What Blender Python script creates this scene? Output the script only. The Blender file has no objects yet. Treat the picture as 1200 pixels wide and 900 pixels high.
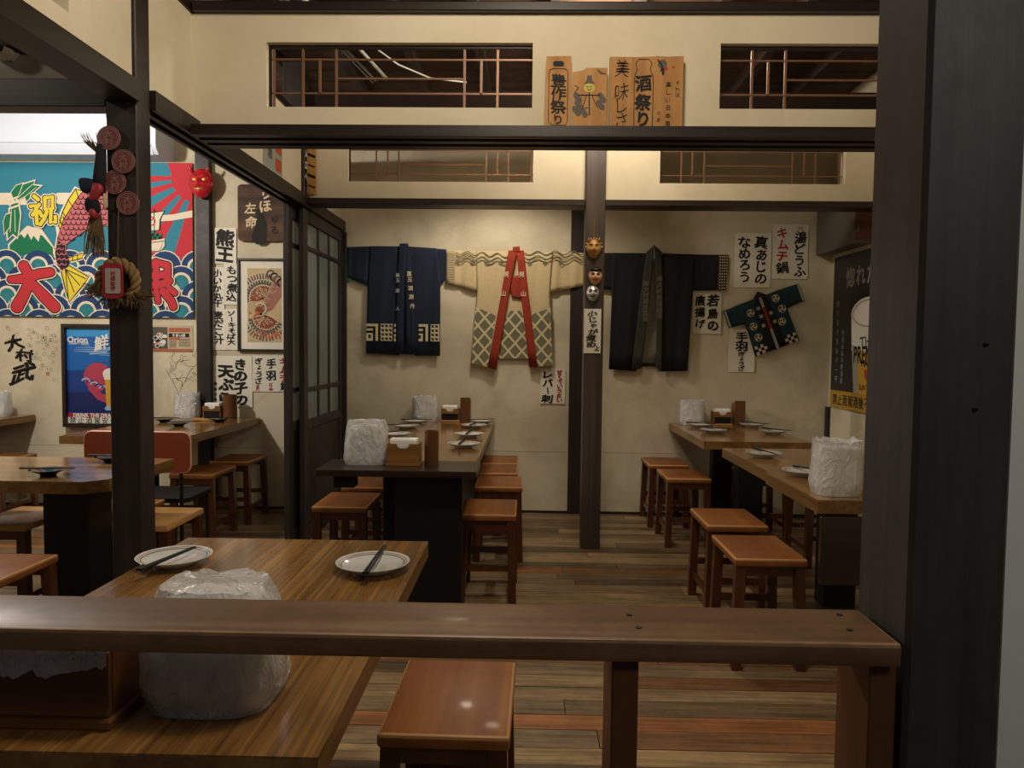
import bpy, bmesh, math, random
from mathutils import Vector, Matrix, noise
S = bpy.context.scene
COL = S.collection
PI = math.pi

# ---------------------------------------------------------------- camera
cam_d = bpy.data.cameras.new('camera')
cam = bpy.data.objects.new('camera', cam_d)
COL.objects.link(cam)
cam_d.sensor_fit = 'HORIZONTAL'
cam_d.sensor_width = 36.0
cam_d.lens = 26.1
cam_d.clip_start = 0.02
CR = Matrix(((0.99972835, 0.02066002, 0.01078837),
             (-0.01179734, 0.04935449, 0.99871165),
             (0.02010095, -0.99856762, 0.04958482)))          # rows: camera right, up, backward in world axes
cam.matrix_world = Matrix.Translation((0, 0, 1.29)) @ CR.transposed().to_4x4()
S.camera = cam

# ---------------------------------------------------------------- world, lights, exposure
S.view_settings.view_transform = 'Standard'
S.view_settings.look = 'None'
S.view_settings.gamma = 1.0
S.view_settings.use_curve_mapping = False
S.view_settings.exposure = 0.0
W = bpy.data.worlds.new('dim_room')
S.world = W
W.use_nodes = True
W.node_tree.nodes['Background'].inputs[0].default_value = (0.9, 0.92, 1.0, 1)
W.node_tree.nodes['Background'].inputs[1].default_value = 0.028

def lamp(name, loc, power, col, size, spot=None, rot=(0, 0, 0), blend=0.6):
    if spot:
        l = bpy.data.lights.new(name, 'SPOT')
        l.spot_size = math.radians(spot); l.spot_blend = blend; l.shadow_soft_size = size
    else:
        l = bpy.data.lights.new(name, 'POINT')
        l.shadow_soft_size = size
    l.energy = power; l.color = col
    o = bpy.data.objects.new(name, l); COL.objects.link(o)
    o.location = loc; o.rotation_euler = rot
    return o
WARM = (1.0, 0.86, 0.68)
lamp('lamp_front', (0.05, 1.75, 3.02), 80, WARM, 0.20)
lamp('lamp_entrance', (0.95, -0.45, 2.35), 34, (1.0, 0.92, 0.80), 0.2)
lamp('lamp_left_bay', (-2.9, 1.5, 2.85), 17, (1.0, 0.88, 0.72), 0.12)
lamp('lamp_middle', (0.40, 4.05, 2.92), 43, WARM, 0.14)
lamp('lamp_back', (-0.20, 5.02, 2.62), 46, (1.0, 0.88, 0.72), 0.10, 155, (0, 0, 0), 0.5)
lamp('lamp_left_room', (-3.25, 3.9, 2.62), 125, (1.0, 0.93, 0.84), 0.07)

# ---------------------------------------------------------------- helpers
def lin(h):
    h = h.lstrip('#'); o = []
    for i in (0, 2, 4):
        c = int(h[i:i+2], 16) / 255
        o.append(c / 12.92 if c <= 0.04045 else ((c + 0.055) / 1.055) ** 2.4)
    return (o[0], o[1], o[2], 1.0)

def _new(name):
    m = bpy.data.materials.new(name); m.use_nodes = True
    nt = m.node_tree; b = nt.nodes['Principled BSDF']
    return m, nt, b
def N(nt, t, **kw):
    n = nt.nodes.new(t)
    for k, v in kw.items(): setattr(n, k, v)
    return n
def ramp(nt, fac, stops):
    r = N(nt, 'ShaderNodeValToRGB'); e = r.color_ramp.elements
    while len(e) < len(stops): e.new(0.5)
    for i, (p, c) in enumerate(stops): e[i].position = p; e[i].color = c
    nt.links.new(fac, r.inputs[0]); return r.outputs[0]
def coords(nt, scale, kind='Object', rnd=True):
    tc = N(nt, 'ShaderNodeTexCoord'); mp = N(nt, 'ShaderNodeMapping')
    mp.inputs['Scale'].default_value = scale
    if kind == 'World':
        g = N(nt, 'ShaderNodeNewGeometry'); src = g.outputs['Position']
    else: src = tc.outputs['Object']
    if rnd:
        oi = N(nt, 'ShaderNodeObjectInfo'); ml = N(nt, 'ShaderNodeMath', operation='MULTIPLY'); ml.inputs[1].default_value = 37.0
        nt.links.new(oi.outputs['Random'], ml.inputs[0])
        ad = N(nt, 'ShaderNodeVectorMath', operation='ADD'); nt.links.new(src, ad.inputs[0]); nt.links.new(ml.outputs[0], ad.inputs[1]); src = ad.outputs[0]
    nt.links.new(src, mp.inputs['Vector']); return mp.outputs['Vector']
def noise_tex(nt, vec, scale, detail=4, rough=0.55, dist=0.0):
    n = N(nt, 'ShaderNodeTexNoise'); n.inputs['Scale'].default_value = scale; n.inputs['Detail'].default_value = detail
    n.inputs['Roughness'].default_value = rough; n.inputs['Distortion'].default_value = dist
    nt.links.new(vec, n.inputs['Vector']); return n.outputs['Fac']
def bump(nt, b, fac, strength, dist=0.01):
    bp = N(nt, 'ShaderNodeBump'); bp.inputs['Strength'].default_value = strength; bp.inputs['Distance'].default_value = dist
    nt.links.new(fac, bp.inputs['Height']); nt.links.new(bp.outputs[0], b.inputs['Normal'])
def plain(name, col, rough=0.6, metal=0.0, spec=0.4, coat=0.0, var=0.0, bmp=0.0, bscale=40, alpha=1.0, sheen=0.0):
    m, nt, b = _new(name)
    c = lin(col)
    b.inputs['Roughness'].default_value = rough; b.inputs['Metallic'].default_value = metal
    b.inputs['Specular IOR Level'].default_value = spec; b.inputs['Coat Weight'].default_value = coat
    b.inputs['Alpha'].default_value = alpha; b.inputs['Base Color'].default_value = c
    if sheen: b.inputs['Sheen Weight'].default_value = sheen
    if var or bmp:
        v = coords(nt, (1, 1, 1)); f = noise_tex(nt, v, bscale, 5)
        if var:
            lo = tuple(x * (1 - var) for x in c[:3]) + (1,); hi = tuple(min(1, x * (1 + var)) for x in c[:3]) + (1,)
            nt.links.new(ramp(nt, f, [(0.3, lo), (0.7, hi)]), b.inputs['Base Color'])
        if bmp: bump(nt, b, f, bmp)
    return m
def wood(name, dark, light, axis='X', fine=60, rough=0.35, coat=0.0, kind='Object', streak=0.5, wear=0.0, bmp=0.08, mid=None, stretch=0.035):
    m, nt, b = _new(name)
    sc = {'X': (stretch, 1, 1), 'Y': (1, stretch, 1), 'Z': (1, 1, stretch)}[axis]
    v = coords(nt, sc, kind)
    f1 = noise_tex(nt, v, fine, 6, 0.6, 0.3)
    f2 = noise_tex(nt, v, fine * 0.16, 3, 0.5, 0.6)
    mx = N(nt, 'ShaderNodeMix'); mx.data_type = 'FLOAT'; mx.inputs[0].default_value = streak
    nt.links.new(f1, mx.inputs[2]); nt.links.new(f2, mx.inputs[3])
    st = [(0.34, lin(dark)), (0.66, lin(light))] if not mid else [(0.32, lin(dark)), (0.5, lin(mid)), (0.66, lin(light))]
    c = ramp(nt, mx.outputs[0], st)
    if wear:
        v2 = coords(nt, (1, 1, 1), kind); w = noise_tex(nt, v2, 7, 6, 0.7)
        mc = N(nt, 'ShaderNodeMix'); mc.data_type = 'RGBA'; mc.blend_type = 'MULTIPLY'
        nt.links.new(ramp(nt, w, [(0.35, (1 - wear, 1 - wear, 1 - wear, 1)), (0.6, (1, 1, 1, 1))]), mc.inputs[7])
        nt.links.new(c, mc.inputs[6]); mc.inputs[0].default_value = 1.0; c = mc.outputs[2]
        rr = N(nt, 'ShaderNodeMapRange'); rr.inputs[3].default_value = min(1, rough + 0.25); rr.inputs[4].default_value = rough
        nt.links.new(w, rr.inputs[0]); nt.links.new(rr.outputs[0], b.inputs['Roughness'])
    else: b.inputs['Roughness'].default_value = rough
    nt.links.new(c, b.inputs['Base Color'])
    b.inputs['Coat Weight'].default_value = coat; b.inputs['Coat Roughness'].default_value = 0.12
    b.inputs['Specular IOR Level'].default_value = 0.4
    if bmp: bump(nt, b, mx.outputs[0], bmp, 0.004)
    return m
def plaster(name, base, stain, low=0.0):
    m, nt, b = _new(name)
    v = coords(nt, (1, 1, 1), 'World', False)
    f = noise_tex(nt, v, 1.7, 6, 0.62, 0.4); g = noise_tex(nt, v, 28, 5, 0.6)
    c = ramp(nt, f, [(0.33, lin(stain)), (0.58, lin(base))])
    nt.links.new(c, b.inputs['Base Color']); b.inputs['Roughness'].default_value = 0.85
    b.inputs['Specular IOR Level'].default_value = 0.2
    bump(nt, b, g, 0.10, 0.006)
    return m
def clear_glass(name, tint='#dfe6e2', rough=0.12, trans=0.75):
    m, nt, b = _new(name)
    out = nt.nodes['Material Output']; tr = N(nt, 'ShaderNodeBsdfTransparent'); mx = N(nt, 'ShaderNodeMixShader')
    tr.inputs[0].default_value = lin(tint); b.inputs['Base Color'].default_value = lin(tint)
    b.inputs['Roughness'].default_value = rough; mx.inputs[0].default_value = 1 - trans
    nt.links.new(tr.outputs[0], mx.inputs[1]); nt.links.new(b.outputs[0], mx.inputs[2]); nt.links.new(mx.outputs[0], out.inputs[0])
    return m
def film(name, trans=0.45):
    m, nt, b = _new(name)
    out = nt.nodes['Material Output']; tr = N(nt, 'ShaderNodeBsdfTransparent'); mx = N(nt, 'ShaderNodeMixShader')
    v = coords(nt, (1, 1, 0.6)); f = noise_tex(nt, v, 26, 5, 0.6, 1.2)
    b.inputs['Base Color'].default_value = lin('#f2f2f0'); b.inputs['Roughness'].default_value = 0.15
    b.inputs['Specular IOR Level'].default_value = 0.8
    bump(nt, b, f, 1.0, 0.035); mx.inputs[0].default_value = 1 - trans
    nt.links.new(tr.outputs[0], mx.inputs[1]); nt.links.new(b.outputs[0], mx.inputs[2]); nt.links.new(mx.outputs[0], out.inputs[0])
    return m

M = {}
M['plaster'] = plaster('plaster', '#e3d8bd', '#d5c9ab')
M['plaster_back'] = plaster('plaster_back', '#dcd2b8', '#bdb298')
M['plaster_shaded'] = plaster('plaster_shaded', '#b9b3a6', '#a39d90')  # wall above the left lintel, its shade put into the colour
M['plaster_white'] = plaster('plaster_white', '#d8d8d4', '#cfcfcb')
M['dark'] = wood('dark_timber', '#17110d', '#33271f', 'X', 40, 0.42, bmp=0.15)
M['dark_y'] = wood('dark_timber_y', '#15100d', '#2e241d', 'Y', 40, 0.42, bmp=0.15)
M['dark_z'] = wood('dark_timber_post', '#211c1a', '#3d342f', 'Z', 36, 0.40, wear=0.25, bmp=0.2)
M['post_brown'] = wood('brown_timber_post', '#332b26', '#57493f', 'Z', 36, 0.45, bmp=0.2)
M['ceiling'] = wood('ceiling_wood', '#33231a', '#5f4231', 'X', 30, 0.7, streak=0.55, wear=0.35)
M['joist'] = wood('joist_wood', '#1e140f', '#3c2a20', 'Y', 30, 0.7)
M['table'] = wood('laminate_tabletop', '#4f3718', '#a47b43', 'Y', 95, 0.17, coat=0.25, streak=0.40, bmp=0.02, mid='#7f5a2d', stretch=0.02)
M['table_x'] = wood('laminate_tabletop_x', '#6a4c2b', '#b08b5a', 'X', 60, 0.14, coat=0.4, streak=0.6, bmp=0.02, stretch=0.03)
M['table_edge'] = wood('laminate_edge', '#583d20', '#8e6a3a', 'Y', 50, 0.3, streak=0.5, bmp=0.02)
M['black_board'] = wood('dark_board', '#1d1712', '#372b20', 'X', 40, 0.28, bmp=0.03)
M['black'] = plain('black_painted', '#0d0c0b', 0.5)
M['stool'] = wood('lacquered_stool', '#71401d', '#a56a33', 'Y', 26, 0.36, coat=0.1, streak=0.62, wear=0.14, bmp=0.02, mid='#8c5426')
M['stool_leg'] = wood('stool_frame', '#3b1e10', '#5d331a', 'Z', 30, 0.3, coat=0.4, bmp=0.03)
M['stool_edge'] = plain('worn_stool_edge', '#b98a58', 0.4)
M['rail'] = wood('handrail_wood', '#473120', '#8f7150', 'X', 26, 0.34, coat=0.05, streak=0.55, wear=0.35, bmp=0.06, mid='#6b4e31')
M['rail_post'] = wood('handrail_post', '#3c2414', '#6b4325', 'Z', 26, 0.4, bmp=0.05)
M['boxwood'] = wood('box_wood', '#6b471f', '#a5763c', 'X', 30, 0.4, bmp=0.05)
M['bigbox'] = wood('big_box_wood', '#4d2f17', '#7c5129', 'X', 30, 0.4, bmp=0.05)
M['stool_lit'] = wood('lit_stool_seat', '#a3743d', '#d3a365', 'Y', 26, 0.3, coat=0.2, streak=0.6, bmp=0.02, mid='#bb8b50')  # stool wood lightened: strong light on two seats put into the colour
M['birdbody'] = plain('dusty_pink_print', '#a8715f', 0.7)
M['lightwood'] = wood('light_wood', '#a5773f', '#c99a58', 'Z', 24, 0.5, bmp=0.05)
M['placard'] = wood('placard_wood', '#a8753d', '#cf9e60', 'Z', 22, 0.55, wear=0.18, bmp=0.05)
M['oldboard'] = wood('old_signboard', '#33231b', '#6b4a36', 'X', 22, 0.6, wear=0.4)
M['copper'] = plain('copper_bar', '#86624a', 0.4, 0.3)
M['frame'] = plain('dark_frame', '#2b211b', 0.4)
M['paper'] = plain('paper', '#e9e4d4', 0.8, var=0.03, bscale=6)
M['white'] = plain('white_plastic', '#d3dcea', 0.4)
M['strawface'] = plain('yellow_paint', '#c9b45e', 0.8)
M['beam_dull'] = plain('dull_dark_beam', '#241a14', 0.8, spec=0.1, var=0.2, bscale=8)
M['post_near'] = wood('near_timber_post', '#2b2624', '#4b4442', 'Z', 36, 0.42, wear=0.25, bmp=0.2)
M['rail_edge'] = plain('worn_rail_edge', '#86684a', 0.4, var=0.2, bscale=30)
M['tissue'] = plain('tissue_white', '#eeece6', 0.9, bmp=0.2, bscale=30)
M['porcelain'] = plain('porcelain', '#cfd1cc', 0.12, coat=0.5)
M['ring'] = plain('brown_glaze', '#7c4436', 0.2)
M['blackdish'] = plain('black_lacquer_dish', '#0b0b0c', 0.12, coat=0.6)
M['chop'] = plain('dark_chopstick', '#1d2022', 0.55, spec=0.2)
M['bundle'] = plain('white_bundle', '#e7e7e5', 0.7, bmp=0.3, bscale=14)
M['film'] = film('clear_plastic_film')
M['film_white'] = film('milky_plastic_film', 0.12)
M['glass'] = clear_glass('door_glass', '#a9b0aa', 0.2, 0.6)
M['ink'] = plain('black_ink', '#141312', 0.7)
M['redink'] = plain('red_ink', '#b02323', 0.7)
M['orangeink'] = plain('orange_ink', '#c2552b', 0.7)
M['navy'] = plain('navy_cloth', '#172238', 0.85, var=0.12, bmp=0.15, bscale=60, sheen=0.1)
M['cream'] = plain('cream_cloth', '#cdb98f', 0.88, var=0.06, bmp=0.15, bscale=60)
M['blackcloth'] = plain('black_cloth', '#1b1c20', 0.88, var=0.15, bmp=0.15, bscale=60)
M['greycloth'] = plain('grey_cloth', '#8b8c7e', 0.88, var=0.2, bscale=120)
M['bandgrey'] = plain('dark_grey_band', '#3d3d36', 0.88, var=0.1, bscale=80)
M['tealcloth'] = plain('teal_cloth', '#1b3942', 0.85, var=0.1, bmp=0.1, bscale=60)
M['tealgreen'] = plain('teal_green_cloth', '#3f6f68', 0.85, var=0.1, bmp=0.1, bscale=60)
M['redcloth'] = plain('red_cloth', '#983420', 0.85, var=0.1, bmp=0.1, bscale=60)
M['olive'] = plain('olive_print', '#76735c', 0.9)
M['creamprint'] = plain('cream_print', '#d6c9a2', 0.9)
M['darkprint'] = plain('dark_print', '#2e2c28', 0.9)
M['greyprint'] = plain('grey_print', '#a3a59c', 0.9)
M['f_teal'] = plain('flag_teal', '#34839a', 0.8)
M['f_navy'] = plain('flag_navy', '#23406f', 0.8)
M['f_white'] = plain('flag_white', '#e6d8c0', 0.8)
M['f_red'] = plain('flag_red', '#c4333e', 0.8)
M['f_yellow'] = plain('flag_yellow', '#e2cc3c', 0.8)
M['f_green'] = plain('flag_green', '#15744f', 0.8)
M['f_pink'] = plain('flag_pink', '#c0666c', 0.8)
M['f_black'] = plain('flag_black', '#1f1a22', 0.8)
M['f_wteal'] = plain('flag_wave_teal', '#2b7f86', 0.8)
M['straw'] = plain('straw', '#6d5736', 0.8, var=0.3, bscale=30)
M['rope'] = plain('straw_rope', '#8a6d43', 0.8, var=0.25, bscale=60, bmp=0.3)
M['medal'] = plain('brown_medallion', '#7b4d47', 0.25, coat=0.5, alpha=0.9)
M['medalrim'] = plain('medallion_rim', '#a2746a', 0.3, coat=0.3)
M['redtag'] = plain('red_tag', '#a5323a', 0.4)
M['taglabel'] = plain('tag_label', '#b9aaa2', 0.4)
M['chair'] = plain('rust_red_laminate', '#8f4630', 0.35, var=0.06, bscale=20)
M['chairedge'] = plain('pale_edging', '#d7a48a', 0.4)
M['metal'] = plain('grey_metal', '#8c8a86', 0.3, 0.9)
M['duct'] = plain('grey_duct', '#6f6b64', 0.5)
M['mask_red'] = plain('red_mask', '#b51f2a', 0.2, coat=0.6)
M['mask_skin'] = plain('skin_mask', '#d9a98a', 0.35)
M['mask_gold'] = plain('gold_mask', '#b98d4f', 0.4, var=0.2, bscale=40)
M['mask_grey'] = plain('grey_mask', '#b9b8b2', 0.3, 0.3)
M['gold'] = plain('gold_paint', '#cfae5a', 0.3, 0.4)
M['beer'] = plain('beer_yellow', '#d7a637', 0.4)
M['foam'] = plain('foam_white', '#e9e6de', 0.5)
M['p_blue'] = plain('poster_blue', '#1868b8', 0.25)
M['p_sky'] = plain('poster_sky', '#3f9bdd', 0.25)
M['p_deep'] = plain('poster_deep_blue', '#1a3f8e', 0.25)
M['p_navy'] = plain('poster_night_blue', '#1c2b66', 0.25)
M['p_red'] = plain('poster_red', '#b8445e', 0.3)
M['p_black'] = plain('poster_black', '#1b1c1f', 0.3)
M['p_yellow'] = plain('poster_yellow', '#b8902f', 0.4)
M['p_pale'] = plain('pale_blue_print', '#9cc0dc', 0.4)
M['newsprint'] = plain('newsprint', '#c9b698', 0.8, var=0.06, bscale=20)
M['newsred'] = plain('newsprint_red', '#b46a50', 0.8)
M['scroll'] = plain('picture_ground', '#c8b083', 0.6, var=0.15, bscale=5)
M['feather1'] = plain('feather_grey', '#5c564e', 0.7)
M['feather2'] = plain('feather_brown', '#8e4a35', 0.7)
M['feather3'] = plain('feather_cream', '#d8c4a0', 0.7)
M['feather4'] = plain('feather_orange', '#c46a48', 0.7)
M['lampwhite'] = plain('enamel_white', '#e8e6df', 0.3)

def wloc(o):
    v = Vector((0, 0, 0))
    while o is not None: v = v + o.location; o = o.parent
    return v
def tag(o, label=None, cat=None, group=None, kind=None):
    if label: o['label'] = label
    if cat: o['category'] = cat
    if group: o['group'] = group
    if kind: o['kind'] = kind
    return o
def root(name, label, cat, loc=(0, 0, 0), group=None):
    o = bpy.data.objects.new(name, None); COL.objects.link(o); o.empty_display_size = 0.05
    o.location = loc
    return tag(o, label, cat, group)
def dup(o, loc=None, rz=None, label=None, parent=None, group=None):
    c = o.copy(); COL.objects.link(c)
    if parent is not None: c.parent = parent
    for ch in list(o.children): dup(ch, parent=c)
    if loc is not None: c.location = loc
    if rz is not None: c.rotation_euler = (0, 0, rz)
    if label: c['label'] = label
    if group: c['group'] = group
    return c

class MB:
    def __init__(s): s.v = []; s.f = []; s.m = []
    def add(s, vs, fs, mi=0):
        b = len(s.v); s.v += [tuple(p) for p in vs]
        s.f += [tuple(i + b for i in q) for q in fs]; s.m += [mi] * len(fs)
    def box(s, x0, x1, y0, y1, z0, z1, mi=0, ch=0.0, seg=1, edge=None):
        if ch:
            bm = bmesh.new(); bmesh.ops.create_cube(bm, size=1.0)
            bmesh.ops.scale(bm, vec=(x1 - x0, y1 - y0, z1 - z0), verts=bm.verts)
            bmesh.ops.translate(bm, vec=((x0 + x1) / 2, (y0 + y1) / 2, (z0 + z1) / 2), verts=bm.verts)
            bmesh.ops.bevel(bm, geom=bm.edges[:], offset=ch, segments=seg, affect='EDGES', profile=0.5)
            bm.verts.index_update(); bm.normal_update()
            s.add([v.co[:] for v in bm.verts], [[v.index for v in f.verts] for f in bm.faces], mi)
            if edge is not None:                                  # worn upper edges show paler wood
                for i, f in enumerate(bm.faces):
                    n = f.normal
                    if n.z > 0.2 and n.z < 0.97: s.m[len(s.m) - len(bm.faces) + i] = edge
            bm.free()
        else:
            s.add([(x0, y0, z0), (x1, y0, z0), (x1, y1, z0), (x0, y1, z0), (x0, y0, z1), (x1, y0, z1), (x1, y1, z1), (x0, y1, z1)],
                  [(0, 3, 2, 1), (4, 5, 6, 7), (0, 1, 5, 4), (1, 2, 6, 5), (2, 3, 7, 6), (3, 0, 4, 7)], mi)
        return s
    def prism(s, pts, axis, a0, a1, mi=0):
        """pts: outline in the two other axes (in x,y,z order), extruded along axis"""
        n = len(pts)
        def P(p, a):
            if axis == 'Y': return (p[0], a, p[1])
            if axis == 'X': return (a, p[0], p[1])
            return (p[0], p[1], a)
        s.add([P(p, a0) for p in pts] + [P(p, a1) for p in pts],
              [tuple(range(n)), tuple(range(2 * n - 1, n - 1, -1))] + [(i, i + n, (i + 1) % n + n, (i + 1) % n) for i in range(n)], mi)
        return s
    def tube(s, pts, r, n=8, mi=0, cap=True, closed=False):
        P = [Vector(p) for p in pts]; k = len(P); rr = r if isinstance(r, (list, tuple)) else [r] * k
        vs = []; up = Vector((0.123, 0.31, 0.94))
        for i in range(k):
            if closed: t = P[(i + 1) % k] - P[i - 1]
            else: t = P[min(i + 1, k - 1)] - P[max(i - 1, 0)]
            t.normalize(); a = t.cross(up)
            if a.length < 1e-3: a = t.cross(Vector((1, 0, 0)))
            a.normalize(); b = t.cross(a)
            for j in range(n):
                an = 2 * PI * j / n; vs.append(P[i] + (a * math.cos(an) + b * math.sin(an)) * rr[i])
        fs = []
        for i in range(k if closed else k - 1):
            for j in range(n):
                i2 = (i + 1) % k
                fs.append((i * n + j, i * n + (j + 1) % n, i2 * n + (j + 1) % n, i2 * n + j))
        if cap and not closed: fs += [tuple(range(n - 1, -1, -1)), tuple(range((k - 1) * n, k * n))]
        s.add(vs, fs, mi); return s
    def lathe(s, prof, n=24, c=(0, 0, 0), mi=0, sx=1.0, sy=1.0):
        vs = []; k = len(prof)
        for r, z in prof:
            for j in range(n):
                a = 2 * PI * j / n; vs.append((c[0] + r * math.cos(a) * sx, c[1] + r * math.sin(a) * sy, c[2] + z))
        fs = [(i * n + j, i * n + (j + 1) % n, (i + 1) * n + (j + 1) % n, (i + 1) * n + j) for i in range(k - 1) for j in range(n)]
        if prof[0][0] > 1e-6: fs.append(tuple(range(n - 1, -1, -1)))
        if prof[-1][0] > 1e-6: fs.append(tuple(range((k - 1) * n, k * n)))
        s.add(vs, fs, mi); return s
    def build(s, name, mats, parent=None, smooth=False, kind=None, label=None, loc=None):
        me = bpy.data.meshes.new(name)
        off = wloc(parent) if parent is not None else (Vector(loc) if loc else Vector((0, 0, 0)))
        me.from_pydata([(Vector(p) - off)[:] for p in s.v], [], s.f); me.update()
        for m in (mats if isinstance(mats, (list, tuple)) else [mats]): me.materials.append(M[m] if isinstance(m, str) else m)
        me.polygons.foreach_set('material_index', s.m)
        if smooth is True: me.polygons.foreach_set('use_smooth', [True] * len(s.f))
        bm = bmesh.new(); bm.from_mesh(me); bmesh.ops.recalc_face_normals(bm, faces=bm.faces[:]); bm.to_mesh(me); bm.free()
        if smooth == 'auto':
            me.polygons.foreach_set('use_smooth', [True] * len(me.polygons)); me.set_sharp_from_angle(angle=math.radians(40))
        o = bpy.data.objects.new(name, me); COL.objects.link(o)
        if parent is not None: o.parent = parent
        elif loc: o.location = loc
        return tag(o, label, None, None, kind)

def struct(name, mb, mats, parent=None, **k): return mb.build(name, mats, parent, kind='structure', **k)

# flat print: strokes, shapes and characters lying a hair above a surface
_gl = {}
def glyph(ch, bold):
    k = (ch, bold)
    if k not in _gl:
        c = bpy.data.curves.new('glyph', 'FONT'); c.body = ch; c.resolution_u = 2; c.offset = bold
        o = bpy.data.objects.new('glyph', c); COL.objects.link(o)
        dg = bpy.context.evaluated_depsgraph_get()
        me = bpy.data.meshes.new_from_object(o.evaluated_get(dg))
        vs = [(v.co.x, v.co.y) for v in me.vertices]; fs = [tuple(p.vertices) for p in me.polygons]
        bpy.data.objects.remove(o); bpy.data.curves.remove(c); bpy.data.meshes.remove(me)
        if vs:
            x0 = min(v[0] for v in vs); x1 = max(v[0] for v in vs); y0 = min(v[1] for v in vs); y1 = max(v[1] for v in vs)
            vs = [(x - (x0 + x1) / 2, y - (y0 + y1) / 2) for x, y in vs]
            _gl[k] = (vs, fs, x1 - x0, y1 - y0)
        else: _gl[k] = ([], [], 0.3, 0.3)
    return _gl[k]

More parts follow.
